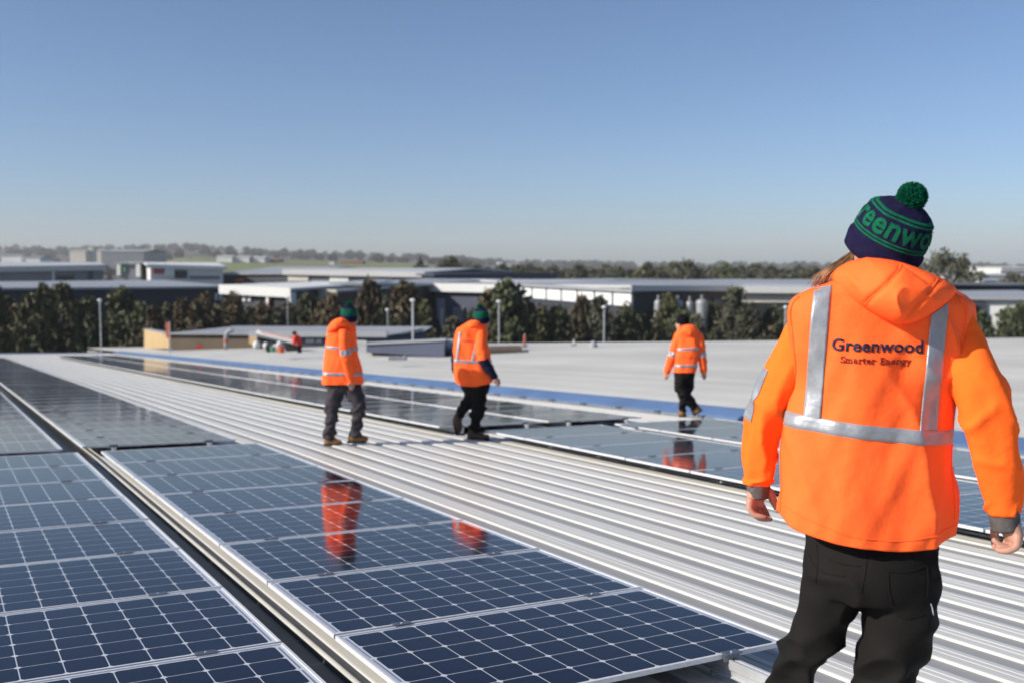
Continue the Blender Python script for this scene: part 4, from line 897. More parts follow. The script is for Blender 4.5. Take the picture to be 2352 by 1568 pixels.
        for hd_ in hands:
            m = MB()
            for ch in hd_:
                Q = spline([(*s.pt(a,b,c), r) for a,b,c,r in ch], 14); m.tube([p[:3] for p in Q], [float(p[3]) for p in Q], 12); m.ball(Q[-1][:3], float(Q[-1][3])*1.0, 10, 8); m.ball(Q[0][:3], float(Q[0][3]), 10, 8)
            ms.append(remesh(m.mesh('h'), hv, 2))
        me = join_mesh(ms, 'person'); me.materials.append(M['skin']); s.bodymesh = me
    def boots(s, feet, mt, voxel=0.008):
        for (a, b, c, toe, r) in feet:     # ankle pixel, toe pixel
            A = s.pt(*a); Bk = s.pt(*b); T = s.pt(*c); up = (A-Bk).normalized(); m = MB()
            m.tube([A+up*0.06, A, Bk+up*0.045], [r*1.02, r*1.05, r*1.08], 16); m.ball(Bk+up*0.04, r*1.08, 14, 10)
            d_ = (T-Bk); m.tube([Bk+up*0.045, Bk+d_*0.35+up*0.05, Bk+d_*0.72+up*0.035, Bk+d_*0.95+up*0.03], [(r*1.0,r*0.9),(r*1.02,r*0.9),(r*1.02,r*0.72),(r*0.75,r*0.5)], 16); m.ball(Bk+d_*0.92+up*0.03, r*0.72, 12, 8)
            i = s.add('boot', remesh(m.mesh('b'), voxel, 5), M[mt])
            sd = d_.cross(up).normalized(); m = MB(); pr = []
            for t, w in ((-0.22,0.55),(-0.1,0.85),(0.15,0.92),(0.45,0.92),(0.75,1.05),(0.98,0.8),(1.08,0.4)): pr.append((Bk+d_*t, w*r))
            ol = [p+sd*w for p,w in pr]+[p-sd*w for p,w in pr[::-1]]; n_ = len(ol)
            m.add([p+up*0.012 for p in ol]+[p-up*0.018 for p in ol], [tuple(range(n_)), tuple(range(2*n_-1,n_-1,-1))]+[(j,n_+j,n_+(j+1)%n_,(j+1)%n_) for j in range(n_)])
            s.add('sole', m.mesh('sole', M['sole']), None, i)
    def finish(s, group=None):
        o = obj('person', s.bodymesh, mw=Matrix.Translation(s.root) @ Matrix.Rotation(-s.yaw, 4, 'Z'), label=s.label, cat='person', group=group); made = []
        for name, me, mt, parent, k in s.parts:
            if mt is not None: me.materials.clear(); me.materials.append(mt)
            made.append(obj(name, me, parent=o if parent is None else made[parent], **k))
        s.o = o; return o
def text_mesh(txt, size, spacing, offset):
    c = bpy.data.curves.new('t', 'FONT'); c.body = txt; c.size = size; c.space_character = spacing; c.offset = offset; c.resolution_u = 6
    o = bpy.data.objects.new('t', c); COL.objects.link(o); dg = bpy.context.evaluated_depsgraph_get(); dg.update()
    me = bpy.data.meshes.new_from_object(o.evaluated_get(dg)); bpy.data.objects.remove(o)
    bm = bmesh.new(); bm.from_mesh(me)
    bmesh.ops.triangulate(bm, faces=bm.faces); bmesh.ops.subdivide_edges(bm, edges=[e for e in bm.edges if e.calc_length() > size*0.22], cuts=2, use_grid_fill=False)
    bm.to_mesh(me); bm.free(); me.materials.clear(); return me
# a slab-serif alphabet drawn as pen strokes: x to the right, y up, x-height 1, cap height 1.45
def arc(cx, cy, rx, ry, a0, a1, n=12): return [(cx+rx*math.cos(math.radians(a0+(a1-a0)*i/n)), cy+ry*math.sin(math.radians(a0+(a1-a0)*i/n))) for i in range(n+1)]
GL = {'S': (1.0, [arc(0.5,1.08,0.38,0.36,35,270)+arc(0.5,0.36,0.40,0.36,90,-150), [(0.83,1.45),(0.83,1.15)], [(0.12,0.0),(0.12,0.33)]]),
 'm': (1.75, [[(0.2,0),(0.2,1)], [(0.02,1),(0.2,1)], arc(0.5,0.62,0.3,0.36,180,0)+[(0.8,0)], arc(1.1,0.62,0.3,0.36,180,0)+[(1.4,0)], [(0.02,0),(0.4,0)], [(0.64,0),(0.96,0)], [(1.24,0),(1.6,0)]]),
 'a': (1.05, [arc(0.42,0.66,0.32,0.34,150,0)+[(0.74,0),(0.95,0)], arc(0.40,0.30,0.30,0.29,40,320,14), [(0.40,0.59),(0.74,0.56)]]),
 'r': (0.86, [[(0.22,0),(0.22,1)], [(0.02,1),(0.22,1)], arc(0.62,0.58,0.40,0.40,180,62), [(0.02,0),(0.48,0)], [(0.80,0.95),(0.80,0.72)]]),
 't': (0.75, [[(0.28,1.35),(0.28,0.25)]+arc(0.5,0.25,0.22,0.25,180,310,8), [(0.04,1),(0.64,1)]]),
 'e': (1.05, [[(0.12,0.52),(0.88,0.52)]+arc(0.5,0.5,0.38,0.5,0,320,18)]),
 'E': (1.15, [[(0.25,0),(0.25,1.45)], [(0.03,1.45),(0.95,1.45),(0.95,1.12)], [(0.03,0),(0.98,0),(0.98,0.35)], [(0.25,0.74),(0.75,0.74)], [(0.75,0.92),(0.75,0.56)]]),
 'n': (1.2, [[(0.2,0),(0.2,1)], [(0.02,1),(0.2,1)], arc(0.53,0.62,0.33,0.36,180,0)+[(0.86,0)], [(0.02,0),(0.42,0)], [(0.66,0),(1.06,0)]]),
 'g': (1.1, [arc(0.46,0.52,0.36,0.46,0,360,18), [(0.82,1.0),(0.82,-0.15)]+arc(0.46,-0.12,0.36,0.34,0,-150,10), [(0.82,1),(1.0,1)]]),
 'y': (1.1, [[(0.14,1),(0.52,0.06)], [(0.92,1),(0.44,-0.2)]+arc(0.24,-0.22,0.2,0.2,0,-110,6), [(-0.02,1),(0.34,1)], [(0.72,1),(1.08,1)]])}
def stroke_text(txt, xh, w, track):
    m = MB(); x = 0.0
    for ch in txt:
        if ch == ' ': x += 0.95*xh; continue
        adv, strokes = GL[ch]
        for st in strokes:
            P = [Vector((x+a*xh, b*xh, 0)) for a, b in st]; n_ = len(P); L_, R_ = [], []
            for i, p in enumerate(P):
                t = (P[min(i+1,n_-1)]-P[max(i-1,0)]).normalized(); q = Vector((-t.y, t.x, 0))*w/2; e = t*w*0.3*(1 if i == n_-1 else (-1 if i == 0 else 0)); L_.append(p+q+e); R_.append(p-q+e)
            m.add(L_+R_, [(i, i+1, n_+i+1, n_+i) for i in range(n_-1)])
        x += (adv+track)*xh
    return m
def lay(s, me, x0, py_base, x1, py_base1, mt, off=0.0025, dup=None):
    """lay a flat text mesh on the back between two baseline pixels; embossed shell"""
    xs = [v.co.x for v in me.vertices]; a, b = min(xs), max(xs); A, B = s.pt(x0, py_base, -0.13), s.pt(x1, py_base1, -0.13); sc_ = (B-A).length/(b-a); d_ = (B-A).normalized(); up = Vector((0,0,1)); up = (up-d_*up.dot(d_)).normalized()
    for v in me.vertices:
        p = A + d_*(v.co.x-a)*sc_ + up*v.co.y*sc_; q = s.hit(p, off); v.co = q if q is not None else p
    bm = bmesh.new(); bm.from_mesh(me); bmesh.ops.remove_doubles(bm, verts=bm.verts, dist=1e-5)
    r_ = bmesh.ops.extrude_face_region(bm, geom=list(bm.faces)); bmesh.ops.translate(bm, vec=(0,0.002,0), verts=[g for g in r_['geom'] if isinstance(g, bmesh.types.BMVert)])
    bm.to_mesh(me); bm.free(); me.materials.clear(); s.add('lettering', me, M[mt], s.jacket)
def puff(s, outline, ctr, base, T, seg=120, nr=26, seams=(), name='hood', mt='hivis', lump=0.008, n_pow=0.62, gather=1.0):
    """a soft bag: outline in pixels, base(px, py) gives the depth offset of its rim, T its thickness"""
    O = spline(list(outline)+[outline[0]], seg+1)[:-1]; m = MB(); cx, cy = ctr
    def crease(px, py):
        f = 0.0
        for sm in seams:
            for i in range(len(sm)-1):
                a, b = np.array(sm[i]), np.array(sm[i+1]); p = np.array([px,py]); t = max(0, min(1, np.dot(p-a,b-a)/np.dot(b-a,b-a))); dd = np.linalg.norm(p-(a+(b-a)*t))*s.k
                f = max(f, math.exp(-(dd/0.007)**2))
        return f
    for side in (-1, 1):
        for i in range(nr+1):
            r_ = i/nr
            for j in range(seg):
                px, py = cx+(O[j][0]-cx)*r_, cy+(O[j][1]-cy)*r_
                h = T*(1-r_**2.6)**n_pow if r_ < 1 else 0; p0 = s.pt(px, py, 0)
                if side < 0: f = -h - lump*(1-r_**6)*(noise.noise((p0.x*11, p0.z*11, 3.3)) + 1.0*(ridged((p0.x*8+p0.z*6, p0.z*7, 8.1))-0.3)) + 0.009*crease(px,py)*(1-r_**8)
                else: f = 0.35*h
                m.v.append(tuple(s.pt(px, py, base(px,py)+f)))
    A = (nr+1)*seg
    for q in (0, A):
        for i in range(nr):
            for j in range(seg):
                k = (j+1) % seg; f = (q+i*seg+j, q+i*seg+k, q+(i+1)*seg+k, q+(i+1)*seg+j); m.f.append(f if q else f[::-1])
    me = m.mesh(name, M[mt], smooth=True); bm = bmesh.new(); bm.from_mesh(me); bmesh.ops.remove_doubles(bm, verts=bm.verts, dist=1e-6); bmesh.ops.recalc_face_normals(bm, faces=bm.faces); bm.to_mesh(me); bm.free(); me.polygons.foreach_set('use_smooth', [True]*len(me.polygons))
    i = s.add(name, me, None, s.jacket); bv = BVHTree.FromPolygons([Vector(p) for p in m.v], m.f)
    for sm in seams:
        pl = [];
        for p in spline(sm, 40):
            q = s.pt(p[0], p[1], -0.2); loc = bv.ray_cast(Vector((q.x, q.y-2, q.z)), Vector((0,1,0)))[0]
            if loc is not None: pl.append(loc+Vector((0,0.0008,0)))
        if len(pl) > 4: s.add('seam', MB().tube(pl, 0.0022, 6).mesh('seam', M[mt], smooth=True), None, i)
    return i
# ------------------------------------------------------------------ the near man
def roof_z(x, y, z=RIBTOP):
    """height of the rib tops above a point of the ground plan"""
    n_ = ROOFM[:,2]; p0 = RP(0,0,z); return p0.z - (n_[0]*(x-p0.x)+n_[1]*(y-p0.y))/n_[2]
b = at(2000, 1300, 2.6); gz = roof_z(b.x, b.y)
A = Person(2000, 1300, 2.6, gz, 'nearest man seen from behind, orange hi-vis jacket with lettering and green pompom beanie')
A.torso([(612,1985,2075,0.075,-0.02),(630,1955,2105,0.085,-0.015),(648,1905,2150,0.098,-0.01),(664,1862,2188,0.110,-0.005),(682,1826,2218,0.120,0),(704,1813,2232,0.127,0),(760,1811,2226,0.133,0),(860,1816,2204,0.138,0),(970,1806,2194,0.142,0),(1100,1796,2186,0.147,0),(1180,1794,2178,0.150,0),(1225,1806,2174,0.150,0),(1275,1822,2168,0.146,0)],
        lambda x: float(np.interp(x, [A.pt(1800,1200).x, A.pt(1860,1228).x, A.pt(1950,1248).x, A.pt(2070,1262).x, A.pt(2130,1257).x, A.pt(2180,1240).x], [A.zp(1200), A.zp(1228), A.zp(1248), A.zp(1262), A.zp(1257), A.zp(1240)])), seg=150, nz=150, fold=0.019, seed=2.3, n=2.12, shear=0.16, nup=1.0)
A.ring(955, 990, 38, 0.0035, 160)
for sg, a0 in ((1, math.pi+0.42), (-1, -0.42)): A.seam([(a0+sg*0.10, A.zp(684)), (a0+sg*0.02, A.zp(730)), (a0, A.zp(790)), (a0-sg*0.10, A.zp(850)), (a0-sg*0.28, A.zp(900))], 0.0032)
for sg, a0 in ((1, math.pi+0.16), (-1, -0.16)): A.seam([(a0, A.zp(905)), (a0, A.zp(1050)), (a0, A.zp(1205))], 0.0018)
A.strap((1869,662),(1910,655),(1884,968),(1843,966)); A.strap((2140,726),(2182,697),(2157,996),(2114,993))
A.sleeve([(1868,716,0.02,44),(1846,775,0.018,52),(1808,862,-0.02,57),(1766,950,-0.015,52),(1748,1030,0.01,45),(1744,1080,0.02,40),(1743,1104,0.025,33)], seed=1.0, fold=0.010, band=(0.34,0.56,2.5,4.6))
A.sleeve([(2182,716,0.03,44),(2206,780,0.025,52),(2234,855,-0.025,58),(2262,930,-0.03,60),(2284,1030,-0.01,57),(2300,1120,0.015,50),(2304,1172,0.02,40)], seed=5.0, fold=0.009)
for q in ([(1743,1098,0.025,30),(1742,1115,0.027,30),(1741,1137,0.028,28)], [(2304,1160,0.02,36),(2307,1185,0.022,35),(2310,1210,0.024,33)]): A.sleeve(q, 'knit_grey', 40, 24, 0.003, 3.0, 'cuff')
# hood
OUT = [(1990,590),(2030,594),(2075,604),(2125,622),(2165,640),(2196,662),(2188,682),(2160,706),(2118,732),(2080,744),(2050,741),(2010,722),(1965,695),(1930,668),(1911,644),(1914,624),(1945,603)]
def hbase(px, py): return float(np.interp(py, [590,640,742], [-0.105,-0.118,-0.150])) + 0.085*((px-2050)/150)**2*float(np.interp(py,[590,742],[1.0,0.6]))
puff(A, OUT, (2058,664), hbase, 0.075, seams=[[(2072,606),(2066,622),(2040,652),(2005,682),(1984,704)], [(2160,642),(2138,668),(2105,702),(2078,738)], [(2072,606),(2105,628),(2140,652)]], lump=0.010)
# collar under the hood
# lettering
tm = text_mesh('Greenwood', 0.1, 1.06, 0.0026); lay(A, tm, 1911, 802, 2121, 812, 'thread')
st = stroke_text('Smarter Energy', 1.0, 0.17, 0.12).mesh('st'); lay(A, st, 1931, 830, 2093, 838.5, 'thread_red')
# hem stitching
hz = lambda u: float(np.interp(A.S(u, A.zp(1210), 0, False).x, [A.pt(1800,1200,-.1).x, A.pt(1950,1248,-.1).x, A.pt(2070,1262,-.1).x, A.pt(2180,1240,-.1).x], [A.zp(1200), A.zp(1248), A.zp(1262), A.zp(1240)]))+0.022
A.seam([(math.pi+t*math.pi, hz(math.pi+t*math.pi)) for t in np.linspace(0.04,0.96,14)], 0.0014, 0.0006)
# trousers
A.trousers([(2000,1190,0.02,150,0.09),(1998,1255,0.008,158,0.108),(1998,1320,-0.010,160,0.124),(1996,1365,-0.01,148,0.115)],
    [[(1925,1300,-0.01,82),(1905,1370,-0.005,74),(1876,1440,0.02,66),(1842,1510,0.05,60),(1826,1590,0.07,60),(1815,1720,0.0,52),(1806,1900,-0.08,46),(1800,1985,-0.11,46)],
     [(2078,1300,-0.01,84),(2068,1390,-0.01,86),(2058,1460,-0.005,80),(2048,1520,0.0,76),(2038,1590,0.01,70),(2030,1720,0.02,58),(2026,1900,0.05,50),(2024,1990,0.06,48)]], 0.0065, 0.0185, 'trouser_black', 1.7)
for q in ([(1992,1268),(1988,1310),(1978,1355)], [(1872,1262),(1876,1300),(1872,1345)], [(2040,1312),(2085,1318),(2132,1312)], [(2040,1312),(2042,1350),(2050,1388)], [(2132,1312),(2134,1350),(2130,1384)], [(1900,1290),(1935,1298),(1975,1300)], [(2060,1420),(2090,1424),(2125,1420)], [(1850,1290),(1880,1315),(1940,1322)]): A.tseam(q)
A.tseam([(2140,1400),(2144,1412),(2146,1426)], 'zip_puller', 0.0016, 'alu')
zf = A.root
fy = lambda px, dy: HOR + (CAMZ-(roof_z(zf.x, zf.y+dy)+0.018))*F/(2.6+dy)*1.0
def foot(px, dy, tx, tdy): return ((px, fy(px,dy)-95, dy, 0), )
A.boots([((1800,fy(0,-0.11)-100,-0.11),(1800,fy(0,-0.11)-2,-0.12),(1808,fy(0,0.10)-2,0.08),0,0.05), ((2024,fy(0,0.06)-100,0.06),(2024,fy(0,0.06)-2,0.05),(2042,fy(0,0.25)-2,0.25),0,0.05)], 'boot_brown')
# head, hands and hidden body
A.beanie((2026,575,-0.005), (0.43,-0.30,0.85), 0.0945, 0.145, stripes=((0.285,0.322),(0.342,0.379),(0.735,0.772),(0.792,0.829)), letters=('Greenwood', 0.076, 0.435, -0.16, 1.06, 0.47))
lh = [[(1741,1112,0.028,0.024),(1738,1132,0.028,0.022),(1732,1152,0.026,0.017)], [(1746,1128,0.035,0.018),(1742,1156,0.03,0.014)], [(1730,1130,0.02,0.018),(1723,1158,0.004,0.0115)],
      [(1723,1150,0.0,0.0112),(1722,1166,-0.004,0.0095),(1731,1180,-0.006,0.0085),(1746,1185,-0.004,0.0078),(1756,1187,0.0,0.0068)],
      [(1728,1152,0.015,0.0115),(1728,1172,0.012,0.0098),(1742,1187,0.010,0.009),(1758,1191,0.012,0.008),(1769,1191,0.014,0.0072)],
      [(1736,1152,0.032,0.0112),(1740,1170,0.036,0.0095),(1752,1184,0.036,0.0085),(1762,1187,0.036,0.0075)],
      [(1744,1150,0.048,0.0112),(1752,1164,0.054,0.0095),(1760,1178,0.056,0.0085),(1764,1186,0.056,0.0072)],
      [(1752,1122,0.04,0.017),(1768,1132,0.045,0.0135),(1776,1148,0.046,0.0112),(1782,1160,0.046,0.0100),(1786,1170,0.046,0.0080)]]
rh = [[(2309,1190,0.024,0.026),(2318,1212,0.024,0.023),(2328,1232,0.020,0.019)], [(2322,1200,0.016,0.021),(2336,1228,0.010,0.016),(2336,1244,0.004,0.0125)], [(2312,1205,0.034,0.02),(2320,1235,0.04,0.014)],
      [(2337,1236,0.0,0.0118),(2334,1254,-0.006,0.0100),(2318,1263,-0.010,0.0090),(2300,1264,-0.008,0.0082),(2292,1262,-0.006,0.0072)],
      [(2332,1240,0.018,0.0118),(2322,1256,0.010,0.0100),(2304,1254,0.006,0.0090),(2290,1246,0.006,0.0082),(2284,1240,0.008,0.0074)],
      [(2326,1240,0.036,0.0118),(2312,1258,0.032,0.0100),(2294,1260,0.03,0.0088),(2284,1254,0.03,0.0075)],
      [(2318,1240,0.052,0.0118),(2304,1256,0.052,0.0100),(2290,1254,0.05,0.0085),(2282,1246,0.05,0.0072)],
      [(2300,1196,0.044,0.0165),(2289,1208,0.052,0.0135),(2284,1224,0.054,0.0112),(2286,1238,0.052,0.0098),(2292,1246,0.048,0.0080)]]
A.body((2030,575,0.01), math.radians(35), 0.12, [(2020,640,0.0,0.055),(2010,690,0.02,0.09),(2000,850,0.02,0.10),(2000,1000,0.02,0.10),(2000,1200,0.02,0.10),(2000,1300,0.0,0.09)],
    [[(1890,740,0.02,0.03),(1805,862,-0.01,0.032),(1755,990,0,0.035),(1742,1120,0.028,0.024)], [(2165,740,0.03,0.028),(2232,860,-0.015,0.032),(2285,1020,-0.01,0.036),(2309,1195,0.024,0.026)]],
    [[(1930,1290,0,0.05),(1842,1510,0.05,0.035),(1826,1590,0.07,0.032),(1815,1720,0.0,0.03),(1802,1950,-0.10,0.03)], [(2075,1290,0,0.05),(2050,1520,0,0.04),(2032,1720,0.02,0.03),(2024,1950,0.06,0.035)]], [lh, rh])
# hair blown to the left below the beanie
m = MB(); g = random.Random(3)
for i in range(170):
    t = g.random(); u = g.gauss(0,1.5); w = g.random()
    P = [A.pt(1962-6*t, 572+12*t, -0.02+0.05*w), A.pt(1948-12*t+4*u, 590+10*t, -0.035+0.05*w), A.pt(1928-20*t+6*u, 612+10*t+4*w, -0.045+0.05*w), A.pt(1914-28*t+7*u, 634+10*w, -0.05+0.05*w), A.pt(1908-30*t+9*u, 654+10*w, -0.05+0.05*w)]
    m.tube(spline(P, 9), [0.0012,0.0012,0.0012,0.0011,0.0011,0.001,0.0008,0.0006,0.0003], 4)
A.add('hair', m.mesh('hair', M['hair'], smooth=True))
A.finish()

# ------------------------------------------------------------------ the three workers farther off
def far_person(px, py, zoff, label):
    h = roof_hit(px, py, zoff); return Person(px, py, h.y, h.z, label)
# worker looking to the right, grey trousers
B = far_person(795, 1020, RIBTOP, 'worker in grey trousers and orange jacket with green pompom beanie, standing on the ribbed walkway')
B.torso([(738,786,812,0.06,0),(744,774,816,0.08,0),(752,760,818,0.10,0),(764,751,818,0.115,0),(800,747,823,0.13,0),(840,743,830,0.145,0),(884,739,837,0.15,0)], lambda x: B.zp(882), 72, 60, fold=0.016, seed=4, freq=0.9)
B.ring(794,798,8,0.006,72); B.ring(854,856,8,0.006,72)
puff(B, [(784,729),(800,734),(816,752),(818,760),(802,752),(784,752),(766,760),(752,762),(756,746),(768,734)], (784,746), lambda x,y: -0.10+0.04*((x-784)/30)**2, 0.07, 50, 12, lump=0.015)
B.sleeve([(790,758,-0.12,13),(791,785,-0.15,13),(794,815,-0.16,12),(800,848,-0.15,10.5),(806,876,-0.13,8.5)], 'hivis', 28, 50, 0.014, 2.0, band=(0.40,0.53,0,6.283))
B.sleeve([(780,762,0.12,12),(776,800,0.15,11),(778,840,0.15,10),(784,870,0.13,8)], 'hivis', 20, 30, 0.012, 3.0)
B.trousers([(788,868,0,42,0.12),(789,885,0,43,0.125),(789,900,0,38,0.11)], [[(771,892,0.02,21),(766,925,0.0,18),(762,950,-0.01,15.5),(758,985,0.02,14),(756,1006,0.03,13.5)], [(809,892,-0.02,22),(822,920,-0.05,18),(825,940,-0.05,16),(818,975,-0.02,14),(815,1002,0.0,13.5)]], 0.013, 0.020, 'trouser_grey', 2.0)
B.boots([((757,1004,0.03),(751,1020,0.03),(780,1021,-0.02),0,0.052), ((815,996,0.0),(806,1012,0.02),(840,1012,-0.02),0,0.052)], 'boot_tan', 0.012)
B.beanie((801,733,-0.02), (0.02,-0.12,0.98), 0.098, 0.172, stripes=((0.30,0.42),(0.46,0.60),(0.64,0.76)), hi=False)
B.body((803,735,0.0), math.radians(-75), 0.0, [(799,748,0,0.055),(792,775,0,0.09),(788,870,0,0.10)], [[(790,760,-0.1,0.045),(794,815,-0.14,0.04),(806,878,-0.13,0.03)], [(780,765,0.1,0.045),(777,815,0.14,0.04),(784,872,0.12,0.03)]], [[(771,892,0,0.07),(762,950,0,0.045),(757,1005,0.03,0.035)], [(809,892,0,0.07),(825,938,-0.04,0.045),(815,1000,0,0.035)]],
    [[[(806,872,-0.13,0.034),(808,882,-0.13,0.034)], [(805,881,-0.15,0.014),(804,891,-0.15,0.012)], [(808,882,-0.15,0.014),(807,893,-0.15,0.012)], [(811,882,-0.14,0.014),(810,893,-0.14,0.012)], [(813,881,-0.12,0.014),(812,891,-0.12,0.011)], [(803,877,-0.15,0.014),(800,885,-0.16,0.012)]]], 0.014, 0.006)
B.finish()
# walking worker with navy forearms
C_ = far_person(1098, 1008, RIBTOP, 'walking worker in black trousers, orange vest and navy forearms, one heel lifted')
C_.torso([(736,1080,1106,0.07,0),(742,1070,1114,0.09,0),(750,1058,1117,0.105,0),(758,1049,1119,0.12,0),(800,1040,1123,0.14,0),(840,1042,1129,0.155,0),(870,1045,1134,0.16,0),(892,1060,1108,0.13,0)], lambda x: float(np.interp(x, [C_.pt(1043,860).x, C_.pt(1065,860).x, C_.pt(1090,860).x, C_.pt(1134,860).x], [C_.zp(876), C_.zp(885), C_.zp(887), C_.zp(870)])), 72, 60, fold=0.018, seed=8, freq=0.9)
C_.ring(825,828,8,0.006,72); C_.strap((1053,764),(1059,762),(1052,826),(1046,826),0.006,5,24); C_.strap((1097,764),(1104,770),(1089,828),(1082,828),0.006,5,24)
tm = MB().add([(0,0,0),(1,0,0),(1,0.14,0),(0,0.14,0)], [(0,1,2,3)])
bt = bmesh.new(); tmm = tm.mesh('t'); bt.from_mesh(tmm); bmesh.ops.subdivide_edges(bt, edges=bt.edges, cuts=8, use_grid_fill=True); bt.to_mesh(tmm); bt.free()
lay(C_, tmm, 1062, 784, 1086, 786, 'letter_red', 0.005)
puff(C_, [(1076,738),(1094,735),(1112,741),(1117,752),(1106,754),(1088,752),(1070,754)], (1094,746), lambda x,y: -0.10+0.05*((x-1094)/22)**2, 0.05, 44, 10, name='collar', lump=0.012)
C_.sleeve([(1104,762,-0.06,13),(1105,790,-0.12,14),(1107,812,-0.15,13),(1109,826,-0.16,12.5)], 'hivis', 28, 40, 0.012, 2.0)
C_.sleeve([(1108,818,-0.155,12),(1114,832,-0.16,11.5),(1126,850,-0.15,10),(1137,866,-0.13,8.5)], 'navy_cloth', 28, 40, 0.012, 6.0)
C_.sleeve([(1056,764,0.05,12),(1050,795,0.08,12),(1046,824,0.08,11),(1048,850,0.05,10),(1056,870,0.02,8)], 'navy_cloth', 20, 30, 0.010, 7.0)
C_.trousers([(1090,868,0,34,0.12),(1092,885,0,34,0.125),(1092,900,0,30,0.11)], [[(1098,890,-0.03,21),(1102,920,-0.06,18),(1098,945,-0.04,16),(1092,968,-0.02,14),(1089,988,0.0,13)], [(1086,890,0.03,20),(1080,914,0.03,17),(1070,930,0.02,14),(1060,944,0.02,13),(1053,955,0.02,12.5)]], 0.013, 0.018, 'trouser_black', 5.0)
C_.boots([((1087,985,0.0),(1081,1007,0.02),(1120,1008,-0.06),0,0.056), ((1053,957,0.02),(1046,972,0.03),(1052,995,0.0),0,0.056)], 'boot_brown', 0.012)
C_.beanie((1106,737,-0.02), (-0.10,-0.12,0.98), 0.100, 0.178, stripes=((0.30,0.42),(0.46,0.60),(0.64,0.76)), hi=False, seed=4.0)
C_.body((1108,740,0.0), math.radians(-70), -0.15, [(1100,750,0,0.055),(1090,780,0,0.09),(1090,870,0,0.10)], [[(1102,765,-0.05,0.045),(1108,820,-0.15,0.04),(1138,868,-0.13,0.03)], [(1056,768,0.05,0.045),(1047,824,0.08,0.04),(1056,872,0.02,0.03)]], [[(1098,890,0,0.07),(1100,935,-0.05,0.045),(1088,985,0,0.035)], [(1086,890,0,0.07),(1072,928,0.02,0.045),(1053,956,0.02,0.035)]],
    [[[(1137,866,-0.13,0.034),(1141,874,-0.13,0.034)], [(1139,874,-0.15,0.014),(1141,884,-0.15,0.012)], [(1142,874,-0.15,0.014),(1144,885,-0.15,0.012)], [(1145,873,-0.14,0.014),(1146,883,-0.14,0.012)], [(1146,871,-0.12,0.013),(1148,880,-0.12,0.011)], [(1136,870,-0.15,0.014),(1135,878,-0.16,0.012)]]], 0.014, 0.006)
C_.finish()
# worker in a black beanie, crossing the far panels, face turned to the left
D = far_person(1578, 957, -0.02, 'worker in black beanie and black trousers, walking beside the far panels')
D.torso([(746,1572,1592,0.06,0),(752,1566,1600,0.085,0),(760,1556,1606,0.10,0),(770,1551,1610,0.115,0),(800,1553,1609,0.13,0),(830,1549,1602,0.135,0),(858,1547,1599,0.135,0)], lambda x: D.zp(855), 64, 50, fold=0.018, seed=12, freq=0.9)
D.ring(800,797,7,0.006,64); D.ring(838,836,7,0.006,64)
puff(D, [(1582,745),(1596,748),(1606,760),(1600,772),(1584,776),(1568,770),(1560,758),(1568,748)], (1583,760), lambda x,y: -0.11+0.05*((x-1583)/24)**2, 0.06, 44, 10, lump=0.014)
D.sleeve([(1560,768,0,11),(1553,790,-0.01,11),(1545,815,-0.02,10),(1537,838,-0.02,9),(1531,856,-0.02,7.5)], 'hivis', 24, 44, 0.014, 2.0, band=(0.42,0.56,0,6.283))
D.sleeve([(1602,768,0,11),(1608,790,0,11),(1612,815,0.01,10),(1615,838,0.02,9),(1616,855,0.03,7.5)], 'hivis', 24, 44, 0.014, 4.0, band=(0.42,0.56,0,6.283))
lay(D, tmm.copy(), 1567, 792, 1597, 790, 'letter_red', 0.005)
D.trousers([(1572,842,0,25,0.11),(1572,856,0,25,0.115),(1572,868,0,23,0.10)], [[(1563,860,-0.02,15),(1562,885,-0.03,13.5),(1570,905,-0.04,12),(1584,922,-0.01,10.5),(1596,938,0.04,9.5)], [(1582,860,0.03,15),(1578,890,0.04,13),(1572,912,0.06,11),(1567,930,0.06,9.5),(1566,946,0.05,9)]], 0.014, 0.018, 'trouser_black', 9.0)
D.boots([((1597,936,0.04),(1607,944,0.0),(1597,950,0.16),0,0.054), ((1566,946,0.05),(1566,955,0.02),(1570,955,0.26),0,0.054)], 'boot_tan', 0.012)
D.beanie((1568,741,-0.01), (0.10,-0.10,0.99), 0.094, 0.128, 'beanie_black', False, hi=False)
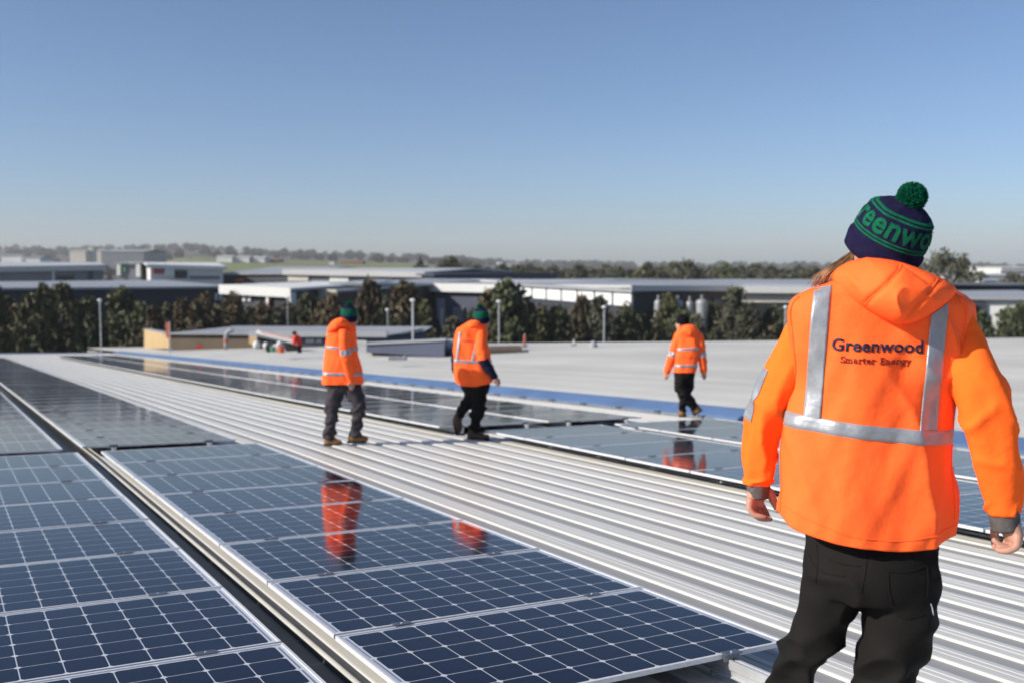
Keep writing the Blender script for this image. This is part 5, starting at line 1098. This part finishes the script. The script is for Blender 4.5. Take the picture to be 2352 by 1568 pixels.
D.body((1566,745,0.0), math.radians(62), 0.0, [(1575,756,0,0.055),(1578,785,0,0.09),(1574,850,0,0.10)], [[(1560,768,0,0.045),(1546,815,-0.02,0.04),(1530,858,-0.02,0.03)], [(1602,768,0,0.045),(1612,815,0.01,0.04),(1616,857,0.03,0.03)]], [[(1563,860,0,0.07),(1568,902,-0.03,0.045),(1597,938,0.04,0.035)], [(1582,860,0,0.07),(1573,910,0.05,0.045),(1566,946,0.05,0.035)]],
    [[[(1531,856,-0.02,0.032),(1529,862,-0.02,0.034)], [(1527,861,-0.03,0.014),(1526,869,-0.03,0.012)], [(1529,862,-0.04,0.014),(1528,871,-0.04,0.012)], [(1531,862,-0.04,0.014),(1531,870,-0.04,0.012)], [(1533,861,-0.03,0.013),(1533,868,-0.03,0.011)], [(1533,858,-0.04,0.014),(1536,864,-0.05,0.012)]],
     [[(1616,855,0.03,0.032),(1617,861,0.03,0.034)], [(1615,860,0.02,0.014),(1615,868,0.02,0.012)], [(1617,861,0.01,0.014),(1617,870,0.01,0.012)], [(1619,861,0.01,0.014),(1619,869,0.01,0.012)], [(1621,860,0.02,0.013),(1621,867,0.02,0.011)], [(1614,857,0.01,0.014),(1612,863,0.0,0.012)]]], 0.014, 0.006)
D.finish()
# small worker in red, bent over on the neighbouring roof
E_ = Person(686, 812, 46, at(686,812,46).z, 'tiny stooping worker in red jacket on the pale roof, left of the first worker')
E_.torso([(769,676,684,0.07,-0.05),(772,673,689,0.11,-0.03),(777,671,692,0.14,0),(784,675,693,0.15,0.03),(793,684,694,0.14,0.05)], lambda x: E_.zp(793), 40, 30, fold=0.03, seed=3, freq=0.9, mt='red_cloth')
E_.sleeve([(678,773,-0.1,3.5),(676,781,-0.2,3.2),(674,790,-0.2,2.4)], 'red_cloth', 16, 20, 0.01, 1.0)
E_.sleeve([(680,773,0.1,3.5),(678,782,0.1,3.2),(675,792,0.1,2.4)], 'red_cloth', 16, 20, 0.01, 1.0)
E_.trousers([(689,789,0.05,5.5,0.11),(689,794,0.05,5.5,0.11)], [[(687,794,0,3.8),(685,802,-0.05,3.2),(687,810,0,2.6)], [(691,794,0.1,3.8),(690,802,0.1,3.2),(691,810,0.1,2.6)]], 0.02, 0.01, 'trouser_black')
E_.body((677,767,-0.05), math.radians(60), 0.5, [(679,770,-0.05,0.06),(684,780,0.02,0.09),(689,792,0.05,0.09)], [[(678,773,-0.1,0.045),(674,791,-0.2,0.03)], [(680,773,0.1,0.045),(675,793,0.1,0.03)]], [[(687,794,0,0.06),(687,811,0,0.03)], [(691,794,0.1,0.06),(691,811,0.1,0.03)]], [], 0.02)
E_.beanie((677,766.5,-0.05), (-0.3,0,0.95), 0.10, 0.12, 'beanie_black', False, hi=False)
E_.finish()
